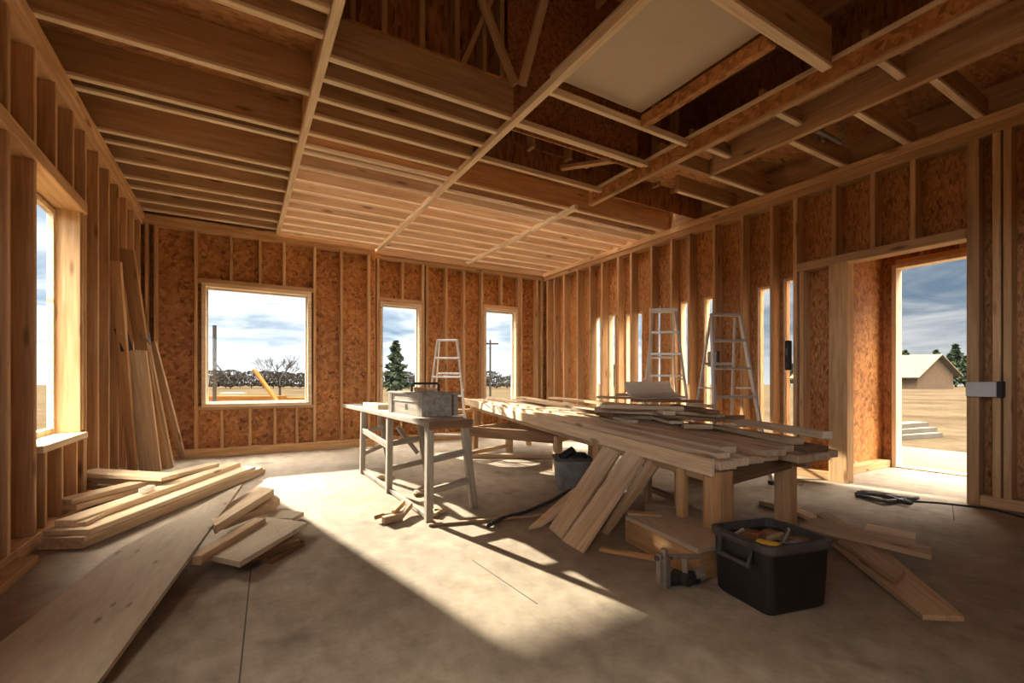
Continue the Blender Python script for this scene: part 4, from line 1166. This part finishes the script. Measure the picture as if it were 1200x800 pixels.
# bare tree
rnd = random.Random(5)
p = ray(328, 40.0); p.z = GZ
bt = empty('bare_tree', p, 'leafless spreading tree outside the big back window', 'tree')
def branch(b, a, d, L, r, n):
    q = a + d * L
    mid = a + d * L * .5 + Vector((rnd.uniform(-1, 1), rnd.uniform(-1, 1), rnd.uniform(-.3, .6))) * L * .06
    b.tube([a, mid, q], r, 5, r * .6)
    if n == 0: return
    for i in range(3 if n > 1 else 4):
        e = (d + Vector((rnd.uniform(-1, 1), rnd.uniform(-1, 1), rnd.uniform(-.25, .6))) * .62).normalized()
        branch(b, a + d * L * rnd.uniform(.55, 1), e, L * rnd.uniform(.6, .8), r * .58, n - 1)
b = MB(); b.tube([p, p + Vector((0, 0, .9))], .11, 7, .09); b.build('trunk', M['bark'], bt)
for i in range(6):
    a = i * 2 * PI / 6 + .3
    b = MB()
    branch(b, p + Vector((0, 0, .75)), Vector((math.cos(a) * .65, math.sin(a) * .65, .85)).normalized(), 1.35, .05, 4)
    b.build('branch', M['bark'], bt)
# poles
p = ray(251.5, 22.0); p.z = GZ
t = empty('utility_post', p, 'thick grey post with a sloping stay outside the big back window', 'post')
MB().tube([p, p + Vector((0, 0, 3.95))], .085, 10).build('post', M['bark'], t)
MB().tube([p + Vector((0, 0, 2.2)), p + rt * .75 + Vector((0, 0, 1.3))], .04, 8).build('stay', M['bark'], t)
MB().box(p + Vector((-.02, 0, 2.25)) - rt * .2, (.28, .12, .12), None, .02).build('bracket', M['steel'], t)
p = ray(574.5, 42.0); p.z = GZ
t = empty('power_pole', p, 'slim power pole with a crossarm outside the right back window', 'pole')
MB().tube([p, p + Vector((0, 0, 5.1))], .10, 8, .08).build('pole', M['bark'], t)
board('crossarm', p + rt * -.5 + Vector((0, 0, 4.75)), p + rt * .75 + Vector((0, 0, 4.75)), .12, .14, M['bark'], t)
for s in (-.35, .3, .62):
    MB().tube([p + rt * s + Vector((0, 0, 4.8)), p + rt * s + Vector((0, 0, 5.05))], .06, 8).build('insulator', M['steel'], t)
# timber in the yard behind the big window
def yard(pxa, pxb, d, z, w, t_, mat, lb, dz=0):
    a, b_ = ray(pxa, d), ray(pxb, d)
    a.z = GZ + z + t_ / 2; b_.z = a.z + dz
    return loose(board('timber', a, b_, w, t_, M[mat]), lb, 'timber', 'timber lying in the yard behind the house')
M['orange'] = wood('orange_stained_timber', (0.09, 0.038, 0.011), (0.13, 0.058, 0.018), (0.17, 0.082, 0.03))
for q_ in M['orange'].node_tree.nodes:
    if q_.type == 'BSDF_PRINCIPLED': q_.inputs['Specular IOR Level'].default_value = 0.0
M['yardwood'] = wood('grey_yard_timber', (0.10, 0.08, 0.055), (0.14, 0.115, 0.08), (0.18, 0.15, 0.11))
yard(240, 335, 24.0, .0, 1.4, .34, 'orange', 'lowest of the orange timbers stacked in the yard outside the big back window')
yard(243, 329, 24.0, .34, 1.2, .22, 'orange', 'upper orange timber on the stack in the yard outside the big back window')
yard(338, 362, 25.0, .0, .8, .45, 'orange', 'short orange timber lying right of the long stack in the yard')
yard(262, 285, 34.0, .0, 1.0, .5, 'yardwood', 'small brown timber behind the long stack in the yard')
a = ray(298, 22.6); a.z = 1.05 + (448 - 433) * 22.6 / 545; b_ = ray(329, 22.2); b_.z = GZ + .1
loose(board('timber', a, b_, .22, .10, M['orange']), 'orange plank propped up at a slant outside the big back window', 'timber')

# ================================================================== LIGHT
az = math.atan2(0.205, 1.0); el = math.radians(20.2)
to_sun = Vector((-math.sin(az) * math.cos(el), math.cos(az) * math.cos(el), math.sin(el)))
sd = bpy.data.lights.new('sun', 'SUN'); sd.energy = 10.0; sd.angle = math.radians(0.9); sd.color = (1.0, 0.87, 0.66)
so = bpy.data.objects.new('sun', sd); COL.objects.link(so)
so.rotation_euler = to_sun.to_track_quat('Z', 'Y').to_euler()
so.location = to_sun * 30

def portal(c, n, sx, sy):
    d = bpy.data.lights.new('portal', 'AREA'); d.shape = 'RECTANGLE'; d.size = sx; d.size_y = sy
    o = bpy.data.objects.new('window_portal', d); COL.objects.link(o)
    o.location = c
    o.rotation_euler = Vector(n).to_track_quat('-Z', 'Z').to_euler()
    d.cycles.is_portal = True
    return o
SW_FILL = 9.0  # unseen low south-west sky glow, added as fill light
wd = bpy.data.worlds.new('world'); scene.world = wd
wd.use_nodes = True
nt = wd.node_tree; nt.nodes.clear()
out = N(nt, 'ShaderNodeOutputWorld'); bg = N(nt, 'ShaderNodeBackground')
tc = N(nt, 'ShaderNodeTexCoord')
sx = N(nt, 'ShaderNodeSeparateXYZ'); nt.links.new(tc.outputs['Generated'], sx.inputs[0])
# cloud layer: direction projected on a flat deck
mz = N(nt, 'ShaderNodeMath', operation='ADD'); mz.inputs[1].default_value = 0.10; nt.links.new(sx.outputs['Z'], mz.inputs[0])
mzm = N(nt, 'ShaderNodeMath', operation='MAXIMUM'); mzm.inputs[1].default_value = 0.05; nt.links.new(mz.outputs[0], mzm.inputs[0])
dv = N(nt, 'ShaderNodeVectorMath', operation='DIVIDE'); nt.links.new(tc.outputs['Generated'], dv.inputs[0])
cb = N(nt, 'ShaderNodeCombineXYZ')
for i in range(3): nt.links.new(mzm.outputs[0], cb.inputs[i])
nt.links.new(cb.outputs[0], dv.inputs[1])
cn = N(nt, 'ShaderNodeTexNoise', i_Scale=1.25, i_Detail=8.0, i_Roughness=0.6, i_Distortion=0.6)
nt.links.new(dv.outputs[0], cn.inputs['Vector'])
cloud = ramp(nt, [(0.30, (0.22, 0.32, 0.44)), (0.43, (0.40, 0.48, 0.56)), (0.55, (0.64, 0.69, 0.74)), (0.70, (0.90, 0.91, 0.91))], cn.outputs['Fac'])
hz = ramp(nt, [(0.0, (1, 1, 1)), (0.025, (0.75, 0.75, 0.75)), (0.09, (0, 0, 0))], sx.outputs['Z'])
c = mixc(nt, cloud, (0.92, 0.93, 0.92), hz)
# brighter towards the sun side, darker away from it (east)
sy = ramp(nt, [(0.0, (0.55, 0.55, 0.55)), (0.45, (0.55, 0.55, 0.55)), (0.85, (1.2, 1.2, 1.2))], sx.outputs['Y'])
c = mixc(nt, c, sy, 1.0, 'MULTIPLY')
zr = N(nt, 'ShaderNodeMapRange', interpolation_type='SMOOTHSTEP')
for k_, v_ in (('From Min', 0.40), ('From Max', 0.75), ('To Min', 0.60), ('To Max', 17.0)): zr.inputs[k_].default_value = v_  # overhead sky, out of view, raised to add indoor fill
nt.links.new(sx.outputs['Z'], zr.inputs['Value'])
warm = ramp(nt, [(0.25, (0, 0, 0)), (0.55, (1, 1, 1))], sx.outputs['Z'])
c = mixc(nt, c, mixc(nt, c, (1.0, 0.86, 0.68), 0.75), warm)
dp = N(nt, 'ShaderNodeVectorMath', operation='DOT_PRODUCT'); dp.inputs[1].default_value = (-0.72, -0.69, 0.0)
nt.links.new(tc.outputs['Generated'], dp.inputs[0])
sw = N(nt, 'ShaderNodeMapRange', interpolation_type='SMOOTHSTEP')
for k_, v_ in (('From Min', 0.25), ('From Max', 0.75), ('To Min', 0.0), ('To Max', SW_FILL)): sw.inputs[k_].default_value = v_
nt.links.new(dp.outputs['Value'], sw.inputs['Value'])
lowz = N(nt, 'ShaderNodeMapRange'); 
for k_, v_ in (('From Min', -0.01), ('From Max', 0.02), ('To Min', 0.0), ('To Max', 1.0)): lowz.inputs[k_].default_value = v_
nt.links.new(sx.outputs['Z'], lowz.inputs['Value'])
hiz = N(nt, 'ShaderNodeMapRange', interpolation_type='SMOOTHSTEP')
for k_, v_ in (('From Min', 0.18), ('From Max', 0.40), ('To Min', 1.0), ('To Max', 0.0)): hiz.inputs[k_].default_value = v_
nt.links.new(sx.outputs['Z'], hiz.inputs['Value'])
b0 = N(nt, 'ShaderNodeMath', operation='MULTIPLY'); nt.links.new(sw.outputs[0], b0.inputs[0]); nt.links.new(lowz.outputs[0], b0.inputs[1])
bk = N(nt, 'ShaderNodeMath', operation='MULTIPLY'); nt.links.new(b0.outputs[0], bk.inputs[0]); nt.links.new(hiz.outputs[0], bk.inputs[1])
tot = N(nt, 'ShaderNodeMath', operation='ADD'); nt.links.new(zr.outputs[0], tot.inputs[0]); nt.links.new(bk.outputs[0], tot.inputs[1])
nt.links.new(c, bg.inputs[0]); nt.links.new(tot.outputs[0], bg.inputs[1])
nt.links.new(bg.outputs[0], out.inputs[0])
portal((0.26, 8.05, 1.58), (0, -1, 0), 1.4, 1.75)
portal((2.45, 8.2, 1.45), (0, -1, 0), 0.75, 1.95)
portal((4.45, 8.2, 1.5), (0, -1, 0), 0.75, 2.0)
portal((-1.33, -0.35, 1.98), (1, 0, 0), 2.3, 1.3)
portal((0.0, -2.68, 2.0), (0, 1, 0), 1.8, 1.0)
portal((-1.33, 4.55, 1.53), (1, 0, 0), 1.0, 1.8)
portal((7.2, 1.66, 1.2), (-1, 0, 0), 1.85, 2.5)
portal((5.75, 4.8, 1.25), (-1, 0, 0), 3.7, 2.0)
portal((3.06, 6.2, 3.66), (0, 0, -1), 5.1, 3.7)

vs = scene.view_settings
vs.view_transform = 'Standard'; vs.look = 'None'; vs.gamma = 1.0; vs.use_curve_mapping = False
vs.exposure = 1.3
scene.cycles.max_bounces = 10
scene.cycles.diffuse_bounces = 6
scene.cycles.transparent_max_bounces = 16
scene.cycles.caustics_reflective = False
scene.cycles.caustics_refractive = False
scene.cycles.sample_clamp_indirect = 6.0
scene.cycles.use_denoising = True
